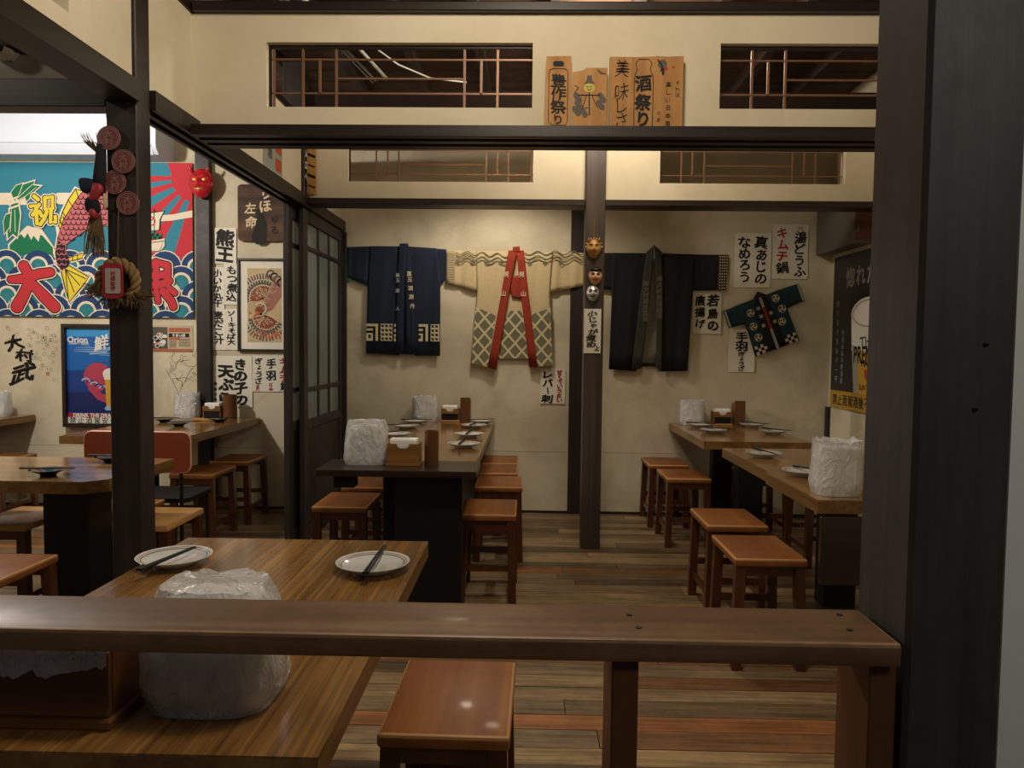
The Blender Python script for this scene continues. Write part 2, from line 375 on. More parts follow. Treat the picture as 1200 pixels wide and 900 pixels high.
class Ink:
    def __init__(s, O, U, V, Nn, scale=1.0, base=0.001, step=0.0004, height=None):
        s.O = Vector(O); s.U = Vector(U); s.V = Vector(V); s.N = Vector(Nn); s.k = scale; s.base = base; s.step = step
        s.h = height; s.mb = MB(); s.clip = None; s.q = 0
    def P(s, u, v, l):
        h = s.h(u, v) if s.h else 0.0                          # s.q keeps overlapping strokes of one layer a hair apart
        return s.O + (s.U * u + s.V * v) * s.k + s.N * (s.base + s.step * (l + s.q / 18.0) + h)
    def poly(s, pts, mi=0, l=0):
        if s.clip:
            c = s.clip
            if len(c) == 4 and not isinstance(c[0], tuple): c = [(c[0], c[1]), (c[2], c[1]), (c[2], c[3]), (c[0], c[3])]
            if sum(c[i - 1][0] * c[i][1] - c[i][0] * c[i - 1][1] for i in range(len(c))) < 0: c = c[::-1]
            for e in range(len(c)):
                (ex, ey), (fx, fy) = c[e - 1], c[e]; out = []
                side = lambda p: (fx - ex) * (p[1] - ey) - (fy - ey) * (p[0] - ex)
                for i in range(len(pts)):
                    a, b = pts[i - 1], pts[i]; da = side(a); db = side(b)
                    if (da < 0) != (db < 0):
                        t = da / (da - db); out.append((a[0] + (b[0] - a[0]) * t, a[1] + (b[1] - a[1]) * t))
                    if db >= 0: out.append(b)
                pts = out
                if len(pts) < 3: return
        s.q = (s.q + 1) % 17
        s.mb.add([s.P(u, v, l) for u, v in pts], [tuple(range(len(pts)))], mi)
    def rect(s, u0, v0, u1, v1, mi=0, l=0): s.poly([(u0, v0), (u1, v0), (u1, v1), (u0, v1)], mi, l)
    def disc(s, c, r, mi=0, l=0, n=18, ry=None): s.poly([(c[0] + r * math.cos(2 * PI * i / n), c[1] + (ry or r) * math.sin(2 * PI * i / n)) for i in range(n)], mi, l)
    def stroke(s, pts, w, mi=0, l=0, closed=False, round=True):
        """a brush stroke: one quad per segment; w is one width or one per point"""
        n = len(pts); ww = w if isinstance(w, (list, tuple)) else [w] * n
        L = []; R = []
        for i in range(n):
            a = pts[i - 1] if (i or closed) else pts[i]; b = pts[(i + 1) % n] if (i < n - 1 or closed) else pts[i]
            dx, dy = b[0] - a[0], b[1] - a[1]; d = math.hypot(dx, dy) or 1
            nx, ny = -dy / d * ww[i] / 2, dx / d * ww[i] / 2
            L.append((pts[i][0] + nx, pts[i][1] + ny)); R.append((pts[i][0] - nx, pts[i][1] - ny))
        for i in range(n if closed else n - 1):
            j = (i + 1) % n; s.poly([L[i], L[j], R[j], R[i]], mi, l)
        if round and not closed:
            for e in (0, n - 1): s.disc(pts[e], ww[e] / 2, mi, l, 10)
    def fat(s, pts, w, mi, l):
        s.stroke(pts, w, mi, l)
        ww = w if isinstance(w, (list, tuple)) else [w] * len(pts)
        for p, q in zip(pts, ww): s.disc(p, q / 2, mi, l, 14)
    def arc(s, c, r, a0, a1, w, mi=0, l=0, n=12, ry=None):
        s.stroke([(c[0] + r * math.cos(a0 + (a1 - a0) * i / n), c[1] + (ry or r) * math.sin(a0 + (a1 - a0) * i / n)) for i in range(n + 1)], w, mi, l, round=False)
    def ring(s, c, r, w, mi=0, l=0, n=20, ry=None): s.stroke([(c[0] + r * math.cos(2 * PI * i / n), c[1] + (ry or r) * math.sin(2 * PI * i / n)) for i in range(n)], w, mi, l, closed=True)
    def text(s, t, c, size, mi=0, l=1, bold=0.02, rot=0.0, sx=1.0, sy=1.0, wob=0.0, fit=None):
        vs, fs, w, h = glyph(t, min(bold, 0.0))
        if fit: sx = fit / (w * size)
        ph = random.random() * 9; ca, sa = math.cos(rot), math.sin(rot)
        k = bold * 0.75
        for ox, oy in (((0, 0), (k, k), (-k, k), (k, -k), (-k, -k)) if bold > 0.005 else ((0, 0),)):     # brush weight
            s.q = (s.q + 1) % 17; out = []
            for x, y in vs:
                x += ox; y += oy
                if wob: x, y = x + wob * math.sin(5.2 * y + ph), y + wob * math.sin(4.3 * x + ph * 1.7) + wob * 0.6 * x
                x *= size * sx; y *= size * sy
                out.append(s.P(c[0] + x * ca - y * sa, c[1] - (x * sa + y * ca), l))
            s.mb.add(out, fs, mi)
    def column(s, segs, u, v0, v1, size, mi=0, l=1, bold=0.022, wob=0.035, jit=0.05):
        if isinstance(segs, str): segs = [(segs, mi)]
        chars = [(ch, m) for t, m in segs for ch in t]; n = len(chars); st = (v1 - v0) / n
        for i, (ch, m) in enumerate(chars):
            z = size * (0.72 if ch in 'ぁぃぅぇぉゃゅょっァィゥェォャュョッ' else 1) * random.uniform(0.92, 1.08)
            if ch in 'ー～': s.stroke([(u, v0 + st * (i + 0.15)), (u + size * 0.05, v0 + st * (i + 0.85))], size * 0.1, m, l); continue
            s.text(ch, (u + size * jit * random.uniform(-1, 1), v0 + st * (i + 0.5)), z, m, l, bold, random.uniform(-0.07, 0.07), 1, min(1.0, st / z * 1.05) if z > st else 1, wob)
    def build(s, name, mats, parent, **k):
        me_name = name
        o = MB.build(s.mb, me_name, mats, parent, **k)
        return o

# ================================================================ SETTING
random.seed(11)
# floor: planks laid left to right, each with its own joint
fl = struct('floor', MB().box(-4.65, 2.45, 0.15, 5.8, -0.08, -0.016), 'black')
PLANK = [('#54442f', '#a38a66'), ('#4a3b29', '#8f7553'), ('#5c4a31', '#b0956b'), ('#523722', '#94683f'), ('#6f4323', '#b97a45'), ('#705a38', '#c5a677'), ('#3f3324', '#776146')]
pm = []
for i, (d, l) in enumerate(PLANK):
    mt = wood('floor_plank_%s' % 'abcdefg'[i], d, l, 'X', 60, 0.40, coat=0.15, kind='World', streak=0.35, wear=0.3, bmp=0.3, stretch=0.05)
    me = bpy.data.meshes.new('plank'); b = MB().box(-0.5, 0.5, -0.5, 0.5, -0.016, 0, 0)
    me.from_pydata(b.v, [], b.f); me.materials.append(mt); pm.append(me)
PW = 0.1165; y = 0.16; row = 0
while y < 5.75:
    wid = PW * random.choice((0.85, 1, 1, 1.12)); wid = min(wid, 5.76 - y)
    forced = None
    if y < 2.54 < y + wid: forced = 4
    if y < 4.24 < y + wid: forced = 'half'
    x = -4.6 - random.random() * 0.8
    while x < 2.4:
        ln = random.uniform(1.1, 2.3)
        a, c = max(x, -4.62), min(x + ln, 2.42)
        if c - a > 0.05:
            k = random.choices(range(7), (24, 18, 22, 12, 1.2, 8, 9))[0]
            if forced == 4 and a < 1.6 and c > -1.2: k = 4
            if forced == 'half' and a < 0.5 < c + 1: k = 4 if c < 1.4 else k
            o = bpy.data.objects.new('plank', pm[k]); COL.objects.link(o); o.parent = fl
            o.location = ((a + c) / 2, y + wid / 2, random.uniform(-0.0012, 0.0006)); o.scale = (c - a - 0.003, wid - 0.003, 1)
        x += ln
    y += wid; row += 1

struct('wall_back', MB().box(-4.65, 2.45, 5.75, 5.85, 0.479, 3.25), 'plaster_back')
struct('wall_back_lower', MB().box(-4.65, 2.45, 5.751, 5.85, 0, 0.477), 'plaster_back')
struct('wall_right', MB().box(2.32, 2.45, 1.1, 5.75, 0, 3.25), 'plaster_back')
struct('wall_left', MB().box(-4.75, -4.65, 0.15, 5.85, 0, 3.25), 'plaster_back')
struct('wall_near_right', MB().box(0.601, 2.45, 0.965, 1.03, 0, 3.15), 'plaster_white')
struct('dark_strip_back', MB().box(-4.6, 2.3, 5.738, 5.749, 0.0, 0.018), 'dark')  # thin dark line along the foot of the back wall
struct('trim_1', MB().box(2.295, 2.319, 5.70, 5.747, 0, 0.86), 'dark_z')

# ceiling of boards on joists
ce = struct('ceiling', MB().box(-4.65, 2.45, 0.15, 5.85, 3.19, 3.25), 'joist')
yy = 0.2
while yy < 5.7:
    MB().box(-4.64, 2.44, yy, yy + 0.205, 3.165, 3.188, 0).build('ceiling_board', 'ceiling', ce); yy += 0.215
xx = -4.3
while xx < 2.3:
    MB().box(xx, xx + 0.055, 0.2, 5.74, 3.08, 3.164, 0).build('joist', 'joist', ce); xx += 0.44

def opening_wall(name, mat, x0, x1, y0, y1, z0, z1, holes, axis='X'):
    """a wall strip with rectangular openings (a0, a1, b0, b1)"""
    b = MB(); cur = x0
    def bx(p0, p1, q0, q1):
        if axis == 'X': b.box(p0, p1, y0, y1, q0, q1)
        else: b.box(y0, y1, p0, p1, q0, q1)
    for a0, a1, b0, b1 in holes:
        bx(cur, a0, z0, z1); bx(a0, a1, z0, b0); bx(a0, a1, b1, z1); cur = a1
    bx(cur, x1, z0, z1)
    return struct(name, b, mat)
opening_wall('wall_near', 'plaster', -1.444, 2.318, 3.2, 3.28, 2.196, 2.69, [(-1.124, 0.008, 2.303, 2.573), (0.797, 1.93, 2.303, 2.573)])
opening_wall('wall_middle', 'plaster', -1.444, 0.355, 4.80, 4.88, 2.226, 2.69, [(-1.164, 0.024, 2.342, 2.60)])
opening_wall('wall_middle_right', 'plaster', 0.482, 2.318, 4.80, 4.88, 2.226, 2.69, [(0.83, 2.0, 2.342, 2.60)])
opening_wall('wall_partition_near', 'plaster', 0.2, 2.713, -1.50, -1.444, 2.241, 2.69, [(1.15, 2.343, 2.318, 2.58)], 'Y')
opening_wall('wall_partition_middle', 'plaster', 2.82, 4.728, -1.50, -1.444, 2.241, 2.69, [], 'Y')
opening_wall('wall_partition_back', 'plaster', 4.845, 5.745, -1.50, -1.444, 2.241, 2.69, [], 'Y')
struct('wall_left_bay', MB().box(-4.64, -1.55, 2.745, 2.785, 2.252, 3.07), 'plaster_shaded')

# lattice windows (copper coloured bars in the wall openings)
def lattice(name, x0, x1, y, z0, z1, full, short, hz_full, hz_mid, mid):
    w = struct(name, MB().box(x0, x1, y - 0.012, y + 0.012, z1 - 0.012, z1 - 0.002).box(x0, x0 + 0.006, y - 0.012, y + 0.012, z0, z1 - 0.012), 'frame')
    r = 0.0048
    for x in full: MB().box(x - r, x + r, y - r, y + r, z0, z1 - 0.012).build('vertical_bar', 'copper', w)
    for x in short: MB().box(x - r, x + r, y - r, y + r, hz_full[1], hz_full[0]).build('short_bar', 'copper', w)
    for z in hz_full: MB().box(x0, x1, y + r, y + 2.6 * r, z - 0.0035, z + 0.0035).build('horizontal_bar', 'copper', w)
    for a, b in mid: MB().box(a, b, y + r, y + 2.6 * r, hz_mid - 0.0035, hz_mid + 0.0035).build('horizontal_bar', 'copper', w)
lattice('window_1', -1.123, 0.007, 3.24, 2.303, 2.573, [-1.105, -0.979, -0.835, -0.283, -0.141], [-0.906, -0.211], [2.519, 2.376], 2.439, [(-0.835, -0.283)])
lattice('window_2', 0.798, 1.929, 3.24, 2.303, 2.573, [0.941, 1.082, 1.634, 1.776], [1.01, 1.705], [2.519, 2.376], 2.439, [(1.082, 1.634)])
lattice('window_3', -1.163, 0.023, 4.84, 2.342, 2.60, [-0.989, -0.844, -0.28, -0.136, 0.012], [-0.915, -0.207], [2.553, 2.401], 2.463, [(-0.844, -0.28)])
lattice('window_4', 0.831, 1.999, 4.84, 2.342, 2.60, [0.971, 1.117, 1.678, 1.823, 1.974], [1.041, 1.751], [2.553, 2.401], 2.463, [(1.117, 1.678)])

# beams, tracks and posts
def track_x(y0, y1, z0, z1, grooves):
    p = [(y0, z1), (y0, z0)]
    for g0, g1 in grooves: p += [(g0, z0), (g0, z0 + 0.018), (g1, z0 + 0.018), (g1, z0)]
    return p + [(y1, z0), (y1, z1)]
struct('trim_2', MB().prism(track_x(3.08, 3.30, 2.152, 2.195, [(3.125, 3.165), (3.205, 3.245)]), 'X', -1.40, 2.318), 'dark')
struct('trim_3', MB().box(-1.43, 2.318, 3.165, 3.315, 2.691, 2.73, 0, 0.004), 'dark')
struct('trim_4', MB().box(-1.41, 0.355, 4.74, 4.90, 2.186, 2.225, 0, 0.003), 'dark')
struct('trim_5', MB().box(0.482, 2.318, 4.74, 4.90, 2.186, 2.225, 0, 0.003), 'dark')
struct('trim_6', MB().box(-1.43, 0.355, 4.76, 4.90, 2.691, 2.90), 'beam_dull')
struct('trim_7', MB().box(0.482, 2.318, 4.76, 4.90, 2.691, 2.90), 'beam_dull')
tk = track_x(-1.53, -1.41, 2.165, 2.24, [(-1.512, -1.480), (-1.458, -1.426)])
struct('trim_8', MB().prism(tk, 'Y', 2.817, 5.74), 'dark_y')
struct('trim_9', MB().box(-1.535, -1.415, 0.2, 2.713, 2.165, 2.24), 'dark_y')
struct('trim_10', MB().box(-1.53, -1.435, 0.2, 2.713, 2.691, 2.73), 'dark_y')
struct('trim_11', MB().box(-1.53, -1.435, 2.817, 4.728, 2.691, 2.73), 'dark_y')
struct('trim_12', MB().box(-4.64, -1.548, 2.72, 2.81, 2.15, 2.25, 0, 0.003), 'dark')
def post(name, x0, x1, y0, y1, z0, z1, mat='dark_z', ch=0.004):
    return struct(name, MB().box(x0, x1, y0, y1, z0, z1, 0, ch), mat)
post('trim_13', -1.545, -1.430, 2.715, 2.815, 0, 3.07)
pc = post('trim_14', 0.357, 0.480, 4.72, 4.845, 0, 3.07, 'post_brown')
post('trim_15', 0.478, 0.599, 0.92, 1.06, 0, 3.07, 'post_near', 0.006)
post('trim_16', -1.56, -1.425, 4.73, 4.842, 2.242, 3.07)
struct('trim_17', MB().box(-2.555, -2.447, 5.69, 5.749, 0, 3.15, 0, 0.003), 'dark_z')
struct('trim_18', MB().box(0.325, 0.425, 5.726, 5.749, 0, 3.15, 0, 0.003), 'dark_z')
struct('trim_19', MB().box(-1.50, -1.40, 5.715, 5.749, 0, 2.16, 0, 0.003), 'dark_z')
for p in ((0.52, 0.919, 1.78), (0.56, 0.919, 1.30), (0.55, 0.919, 1.22)):
    MB().lathe([(0.0, -0.002), (0.0035, -0.001), (0.0035, 0.001), (0, 0.002)], 8, p).build('nail_hole', 'black', bpy.data.objects['trim_15'])

# sliding lattice doors of the left partition
def lattice_door(name, x0, x1, y0, y1):
    d = struct(name, MB().box(x0, x1, y0, y0 + 0.085, 0.01, 2.16, 0, 0.003), 'dark_z')
    xm = (x0 + x1) / 2
    def pc_(nm, *a, mat='dark_z'): MB().box(*a, 0, 0.002).build(nm, mat, d)
    pc_('stile', x0, x1, y1 - 0.075, y1, 0.01, 2.16)
    for z0, z1 in ((2.08, 2.16), (0.74, 0.80), (0.01, 0.10)): pc_('rail', x0, x1, y0 + 0.086, y1 - 0.076, z0, z1)
    w = (y1 - y0 - 0.16) / 3
    for k in (1, 2): pc_('vertical_muntin', x0 + 0.006, x1 - 0.006, y0 + 0.085 + w * k - 0.016, y0 + 0.085 + w * k + 0.016, 0.801, 2.079)
    for z in (1.0, 1.92): pc_('horizontal_muntin', x0 + 0.004, x1 - 0.004, y0 + 0.086, y1 - 0.076, z - 0.013, z + 0.013)
    for k in range(3):
        a = y0 + 0.085 + w * k + 0.016 * (k > 0) + 0.001; b = y0 + 0.085 + w * (k + 1) - 0.016 * (k < 2) - 0.001
        for z0, z1 in ((0.801, 0.987), (1.013, 1.907), (1.933, 2.079)):
            MB().box(xm - 0.002, xm + 0.002, a, b, z0, z1).build('pane', 'glass', d)
    pc_('lower_panel', xm - 0.006, xm + 0.006, y0 + 0.086, y1 - 0.076, 0.101, 0.739)
lattice_door('door_1', -1.459, -1.425, 4.72, 5.70)
lattice_door('door_2', -1.513, -1.479, 4.58, 5.56)

# ================================================================ FURNITURE
# handrail in the foreground
hr = root('handrail', 'brown wooden handrail with worn top crossing the foreground', 'railing', (-0.6, 0.97, 0))
tr = MB().box(-1.6, 0.466, 0.905, 1.03, 0.900, 0.930, 0, 0.005, 2, 1).build('top_rail', ['rail', 'rail_edge'], hr, smooth='auto')
for x in (0.112, 0.436, -1.1): MB().box(x, x + 0.034, 0.925, 1.022, 0.0, 0.899, 0, 0.002).build('post', 'rail_post', hr)
for p in ((0.148, 0.945), (0.142, 0.99), (0.43, 1.005), (0.42, 0.95)): MB().lathe([(0.0045, 0), (0.0045, 0.0012), (0, 0.0014)], 8, (p[0], p[1], 0.9297)).build('peg', 'black', tr)

def table(name, label, x0, x1, y0, y1, th=0.045, mat='table', ped=(), cham=(), group=None, h=0.72, legs=()):
    t = root(name, label, 'table', ((x0 + x1) / 2, (y0 + y1) / 2, 0), group)
    c = 0.07
    pts = []
    for nm, (x, y) in (('fl', (x0, y0)), ('fr', (x1, y0)), ('br', (x1, y1)), ('bl', (x0, y1))):
        if nm in cham:
            sx = 1 if 'l' in nm else -1; sy = 1 if 'f' in nm else -1
            a, b = (x + sx * c, y), (x, y + sy * c)
            pts += [b, a] if nm in ('fl', 'br') else [a, b]
        else: pts.append((x, y))
    b = MB(); b.prism(pts, 'Z', h - 0.004, h, 0)
    b.build('tabletop', mat, t)
    MB().prism(pts, 'Z', h - th, h - 0.0041, 0).build('edge_board', 'table_edge', t)
    for a in ped: MB().box(*a, 0, h - th - 0.001, 0, 0.003).build('pedestal', 'black', t)
    for a in legs: MB().box(a[0] - 0.02, a[0] + 0.02, a[1] - 0.02, a[1] + 0.02, 0, h - th - 0.001).build('leg', 'black', t)
    return t
table('dining_table', 'brown wood grain table behind the handrail holding two ringed plates', -0.99, -0.283, 0.995, 2.14, ped=[(-0.73, -0.55, 1.25, 1.40), (-0.73, -0.55, 1.8, 1.95)])
mt = table('dining_table', 'long wooden table standing end-on below the navy and cream coats', -0.93, -0.245, 3.665, 5.735, ped=[(-0.72, -0.38, 3.70, 3.80), (-0.7, -0.5, 5.1, 5.25)])
lf = MB().box(-0.965, -0.225, 3.345, 3.66, 0.692, 0.722, 0, 0.003).build('end_leaf', 'black_board', mt, label='dark brown leaf across the near end of the table')
MB().box(-0.62, -0.30, 3.47, 3.53, 0, 0.691).build('leaf_panel', 'black', mt)
MB().box(-0.90, -0.80, 3.42, 3.50, 0.625, 0.691, 0, 0.004).build('leaf_bracket', 'black', lf)
table('dining_table', 'wooden table against the back wall in front of the small teal coat', 1.10, 1.775, 4.60, 5.735, th=0.05, ped=[(1.36, 1.52, 4.75, 4.87), (1.36, 1.52, 5.4, 5.5)])
table('dining_table', 'wooden table with one plate between the two right-hand tables', 1.135, 1.85, 3.451, 4.30, th=0.052, ped=[(1.50, 1.66, 3.7, 3.82)])
nr = table('dining_table', 'wooden table under the plastic bag beside the dark foreground post', 1.115, 1.85, 2.83, 3.449, th=0.052, ped=[(1.50, 1.66, 3.05, 3.2)])
MB().box(1.12, 1.80, 2.80, 2.826, 0.40, 0.66, 0, 0.003).build('hanging_leaf', 'black_board', nr, label='dark board hanging below the table end')
table('dining_table', 'wide wooden table with clipped corners left of the dark post', -4.2, -1.745, 2.98, 3.62, th=0.052, mat='table_x', ped=[(-2.075, -1.875, 3.12, 3.30), (-3.8, -3.6, 3.12, 3.3)], cham=('fr',))
table('dining_table', 'wooden table with clipped corner below the menu sheets', -2.85, -2.08, 4.45, 5.735, th=0.05, ped=[(-2.62, -2.46, 4.75, 4.9)], cham=('fr',))
table('dining_table', 'wooden table end below the handwritten wall signature at far left', -4.6, -3.86, 4.7, 5.735, th=0.05, ped=[(-4.4, -4.2, 4.9, 5.1)])

# stools
def make_stool(w=0.31, d=0.41, h=0.455):
    s = root('wooden_stool', 'x', 'stool', group='square wooden stools')
    MB().box(-w / 2, w / 2, -d / 2, d / 2, h - 0.032, h, 0, 0.008, 2, 1).build('seat', ['stool', 'stool_edge'], s, smooth='auto')
    x, y = w / 2 - 0.028, d / 2 - 0.03
    for sx in (-1, 1):
        for sy in (-1, 1):
            b = MB(); px, py = sx * x, sy * y; r = 0.021; k = 0.012
            b.add([(px - r, py - r, h - 0.033), (px + r, py - r, h - 0.033), (px + r, py + r, h - 0.033), (px - r, py + r, h - 0.033)] +
                  [(px + sx * k - r, py + sy * k - r, 0.002), (px + sx * k + r, py + sy * k - r, 0.002), (px + sx * k + r, py + sy * k + r, 0.002), (px + sx * k - r, py + sy * k + r, 0.002)],
                  [(0, 1, 2, 3), (7, 6, 5, 4), (0, 4, 5, 1), (1, 5, 6, 2), (2, 6, 7, 3), (3, 7, 4, 0)])
            b.build('leg', 'stool_leg', s)
    for sx in (-1, 1): MB().box(sx * (x + 0.006) - 0.009, sx * (x + 0.006) + 0.009, -y + 0.0145, y - 0.0145, 0.095, 0.125).build('side_stretcher', 'stool_leg', s)
    for sy in (-1, 1): MB().box(-x + 0.014, x - 0.014, sy * (y + 0.004) - 0.009, sy * (y + 0.004) + 0.009, 0.165, 0.195).build('cross_stretcher', 'stool_leg', s)
    for sy in (-1, 1): MB().box(-x + 0.0215, x - 0.0215, sy * y - 0.008, sy * y + 0.008, h - 0.075, h - 0.0325).build('apron', 'stool_leg', s)
    return s
ST = make_stool()
SPOTS = [(-0.168, 1.745, -1, 'lacquered stool nearest the handrail with scuffed seat, beside the ringed-plate table'),
    (0.985, 3.14, 0, 'glossy orange-brown stool nearest the dark right post'),
    (1.01, 3.70, 0, 'glossy stool just behind the one nearest the dark right post'),
    (-0.19, 3.85, 0, 'front stool of the row right of the long table, near its dark leaf'),
    (-0.165, 4.59, 1, 'second stool of the row right of the long table'),
    (-0.20, 5.07, 0, 'third stool of the row right of the long table'),
    (-0.205, 5.50, 0, 'stool against the back wall at the end of the row right of the long table'),
    (-0.965, 3.98, 0, 'front stool left of the long table, below its plastic bag'),
    (-0.945, 4.52, 0, 'rear stool left of the long table, behind its front neighbour'),
    (1.03, 5.52, 0, 'stool against the back wall below the black coat'),
    (1.055, 4.97, 0, 'stool just left of the back wall table, in front of the wall stool'),
    (1.62, 5.13, 0, 'stool half hidden below the small teal coat table'),
    (1.80, 4.55, 0, 'stool half hidden behind the table with one plate'),
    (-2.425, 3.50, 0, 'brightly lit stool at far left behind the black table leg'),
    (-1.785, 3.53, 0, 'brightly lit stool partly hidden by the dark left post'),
    (-1.985, 2.665, 0, 'dark stool in front of the clipped-corner table at the left edge'),
    (-2.08, 3.72, 0, 'shadowed stool seen between the black table leg and dark left post'),
    (-2.145, 4.87, 0, 'reddish stool below the table with the menu sheets'),
    (-2.115, 5.40, 0, 'stool in the shadow against the wall under the menu sheets'),
    (-3.83, 5.30, 0, 'stool at the far left beside the wall table')]
for i, (x, y, r, lb) in enumerate(SPOTS):
    o = ST if i == 0 else dup(ST)
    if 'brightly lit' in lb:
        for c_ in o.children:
            if c_.name.startswith('seat'): c_.data = c_.data.copy(); c_.data.materials[0] = M['stool_lit']  # seat takes the copy with light painted in
    if i == 0: o.scale = (0.93, 0.95, 1)
    o.location = (x, y, 0); o.rotation_euler = (0, 0, math.radians(r)); o['label'] = lb

# chair with the rust red back
ch = root('laminate_chair', 'chair with rust-red rounded backrest edged in pale piping', 'chair', (-2.1, 4.15, 0))
def rrect(x0, x1, z0, z1, r, n=5):
    p = []
    for cx, cz, a in ((x1 - r, z1 - r, 0), (x0 + r, z1 - r, 90), (x0 + r, z0 + r, 180), (x1 - r, z0 + r, 270)):
        p += [(cx + r * math.cos(math.radians(a + 90 * i / n)), cz + r * math.sin(math.radians(a + 90 * i / n))) for i in range(n + 1)]
    return p
MB().prism(rrect(-2.39, -1.815, 0.595, 0.808, 0.04), 'Y', 3.945, 3.962).build('backrest', 'chair', ch)
MB().tube([(x, 3.9535, z) for x, z in rrect(-2.392, -1.813, 0.593, 0.810, 0.041)], 0.0055, 6, closed=True).build('edging', 'chairedge', ch)
MB().prism([(x, y) for x, y in rrect(-2.36, -1.845, 3.97, 4.33, 0.05)], 'Z', 0.42, 0.445).build('seat', 'black', ch)
for x in (-2.33, -1.875):
    MB().tube([(x, 3.97, 0.003), (x, 3.975, 0.40), (x, 3.97, 0.70)], 0.010, 8).build('leg', 'black', ch)
    MB().tube([(x, 4.30, 0.003), (x, 4.29, 0.418)], 0.010, 8).build('leg', 'black', ch)

# ================================================================ TABLEWARE
random.seed(5)
TZ = 0.7203
def bag(name, label, x, y, rx, ry, h, seed, z=TZ, rz=0.0, frill=0.02, group=None, dome=0.0):
    r = root(name, label, 'bag', (x, y, z), group)
    def body(k, nz, amp, fr, lid):
        mb = MB(); n = 44; prof = []
        for i in range(nz + 1):
            t = i / nz
            prof.append((min(1, 0.90 + 0.10 * min(1, t * 6)) * (1 - 0.06 * t * t) * (1 - dome * max(0, (t - .72) / .28) ** 2), t * h * k))
        vs = []; off = Vector((seed * 3.1, seed * 1.7, 0))
        for i, (q, zz) in enumerate(prof):
            for j in range(n):
                a = 2 * PI * j / n; c, s_ = math.cos(a), math.sin(a); e = 2 / 3.2
                ux = math.copysign(abs(c) ** e, c); uy = math.copysign(abs(s_) ** e, s_)
                d = noise.noise(Vector((ux * 1.6, uy * 1.6, zz * 9)) + off) + 0.6 * noise.noise(Vector((ux * 4, uy * 4, zz * 26)) + off)
                q2 = q * (1 + amp * d * min(1, 0.3 + i))
                dz = 0
                if i == nz: dz = fr * (0.5 + noise.noise(Vector((ux * 5, uy * 5, seed * 9.0))))
                vs.append((rx * ux * q2 * k, ry * uy * q2 * k, zz + dz + 0.001))
        fs = [(i * n + j, i * n + (j + 1) % n, (i + 1) * n + (j + 1) % n, (i + 1) * n + j) for i in range(nz) for j in range(n)]
        fs.append(tuple(range(n - 1, -1, -1)))
        if lid:                                            # puckered top closing inwards
            base = nz * n
            for m_, (sc, dz) in enumerate(((0.75, -0.002), (0.4, 0.002), (0.05, -0.002))):
                b0 = len(vs)
                for j in range(n):
                    a = 2 * PI * j / n; p = vs[nz * n + j]
                    vs.append((p[0] * sc, p[1] * sc, h * k + dz + dome * .05 * (1 - sc) + 0.012 * noise.noise(Vector((p[0] * 30 * sc, p[1] * 30 * sc, seed + m_)))))
                fs += [(base + j, base + (j + 1) % n, b0 + (j + 1) % n, b0 + j) for j in range(n)]; base = b0
            fs.append(tuple(range(base, base + n)))
        mb.add([(p[0] + x, p[1] + y, p[2] + z) for p in vs], fs); return mb
    body(0.90, 8, 0.02, 0.004, True).build('white_bundle', 'bundle', r, smooth='auto')
    body(1.0, 16, 0.055, frill, True).build('plastic_bag', 'film', r, smooth='auto')
    r.rotation_euler = (0, 0, rz)
    return r
bag('bagged_bundle', 'large white bundle in a plastic bag on the handrail-side table', -0.495, 1.165, 0.106, 0.085, 0.183, 1, frill=0.010, dome=.2)
bag('bagged_bundle', 'white bundle in a plastic bag on the dark end leaf of the long table', -0.772, 3.555, 0.104, 0.075, 0.205, 2, frill=0.008, dome=.12)
bag('bagged_bundle', 'clear bag of white sheets against the wall below the navy coat', -0.77, 5.62, 0.10, 0.07, 0.18, 3)
bag('bagged_bundle', 'clear bag of white sheets against the wall below the black coat', 1.25, 5.62, 0.10, 0.07, 0.175, 4)
bag('bagged_bundle', 'tall frilled white plastic bag beside the dark foreground post', 1.235, 2.96, 0.095, 0.075, 0.205, 5)
bag('bagged_bundle', 'clear bag of white sheets against the wall below the newspaper clipping', -2.60, 5.62, 0.095, 0.065, 0.185, 6)
bag('bagged_bundle', 'clear bag of white sheets on the far left table end', -4.03, 5.55, 0.10, 0.07, 0.18, 7)

def make_plate(name, label, cat, black=False):
    p = root(name, label, cat)
    if black: prof = [(0.030, 0.0), (0.034, 0.008), (0.072, 0.024), (0.074, 0.026), (0.068, 0.0255), (0.032, 0.0115), (0, 0.011)]
    else: prof = [(0.048, 0.0), (0.050, 0.006), (0.075, 0.013), (0.092, 0.0225), (0.093, 0.0245), (0.090, 0.0245), (0.074, 0.017), (0.055, 0.0112), (0.0, 0.0102)]
    di = MB().lathe(prof, 40).build('dish', 'blackdish' if black else 'porcelain', p, smooth='auto')
    if not black:
        for r0, r1 in ((0.0835, 0.0850), (0.0775, 0.0798)):
            def zz(r): return 0.017 + (r - 0.074) / 0.016 * 0.0075 + 0.0005
            MB().lathe([(r0, zz(r0)), (r1, zz(r1))], 40).build('ring', 'ring', di, smooth=True)
    return p
def chopsticks(a, b, z0, z1, label, group, gap=0.007, length=None):
    """two sticks side by side from a (thick end) to b"""
    A, B = Vector((a[0], a[1], z0)), Vector((b[0], b[1], z1)); d = (B - A).normalized(); n = Vector((-d.y, d.x, 0)).normalized()
    if length: m = (A + B) / 2; A = m - d * length / 2; B = m + d * length / 2
    for s_ in (-1, 1):
        P0 = A + n * s_ * gap * 0.62; P1 = B + n * s_ * gap * 0.45
        mb = MB(); mb.tube([P0, P0 + (P1 - P0) * 0.97, P1], [0.0040, 0.0024, 0.0018], 6)
        o = mb.build('chopstick', 'chop', None, loc=P0, smooth='auto')
        tag(o, label, 'chopstick', group)

PL = make_plate('plate', 'x', 'plate')
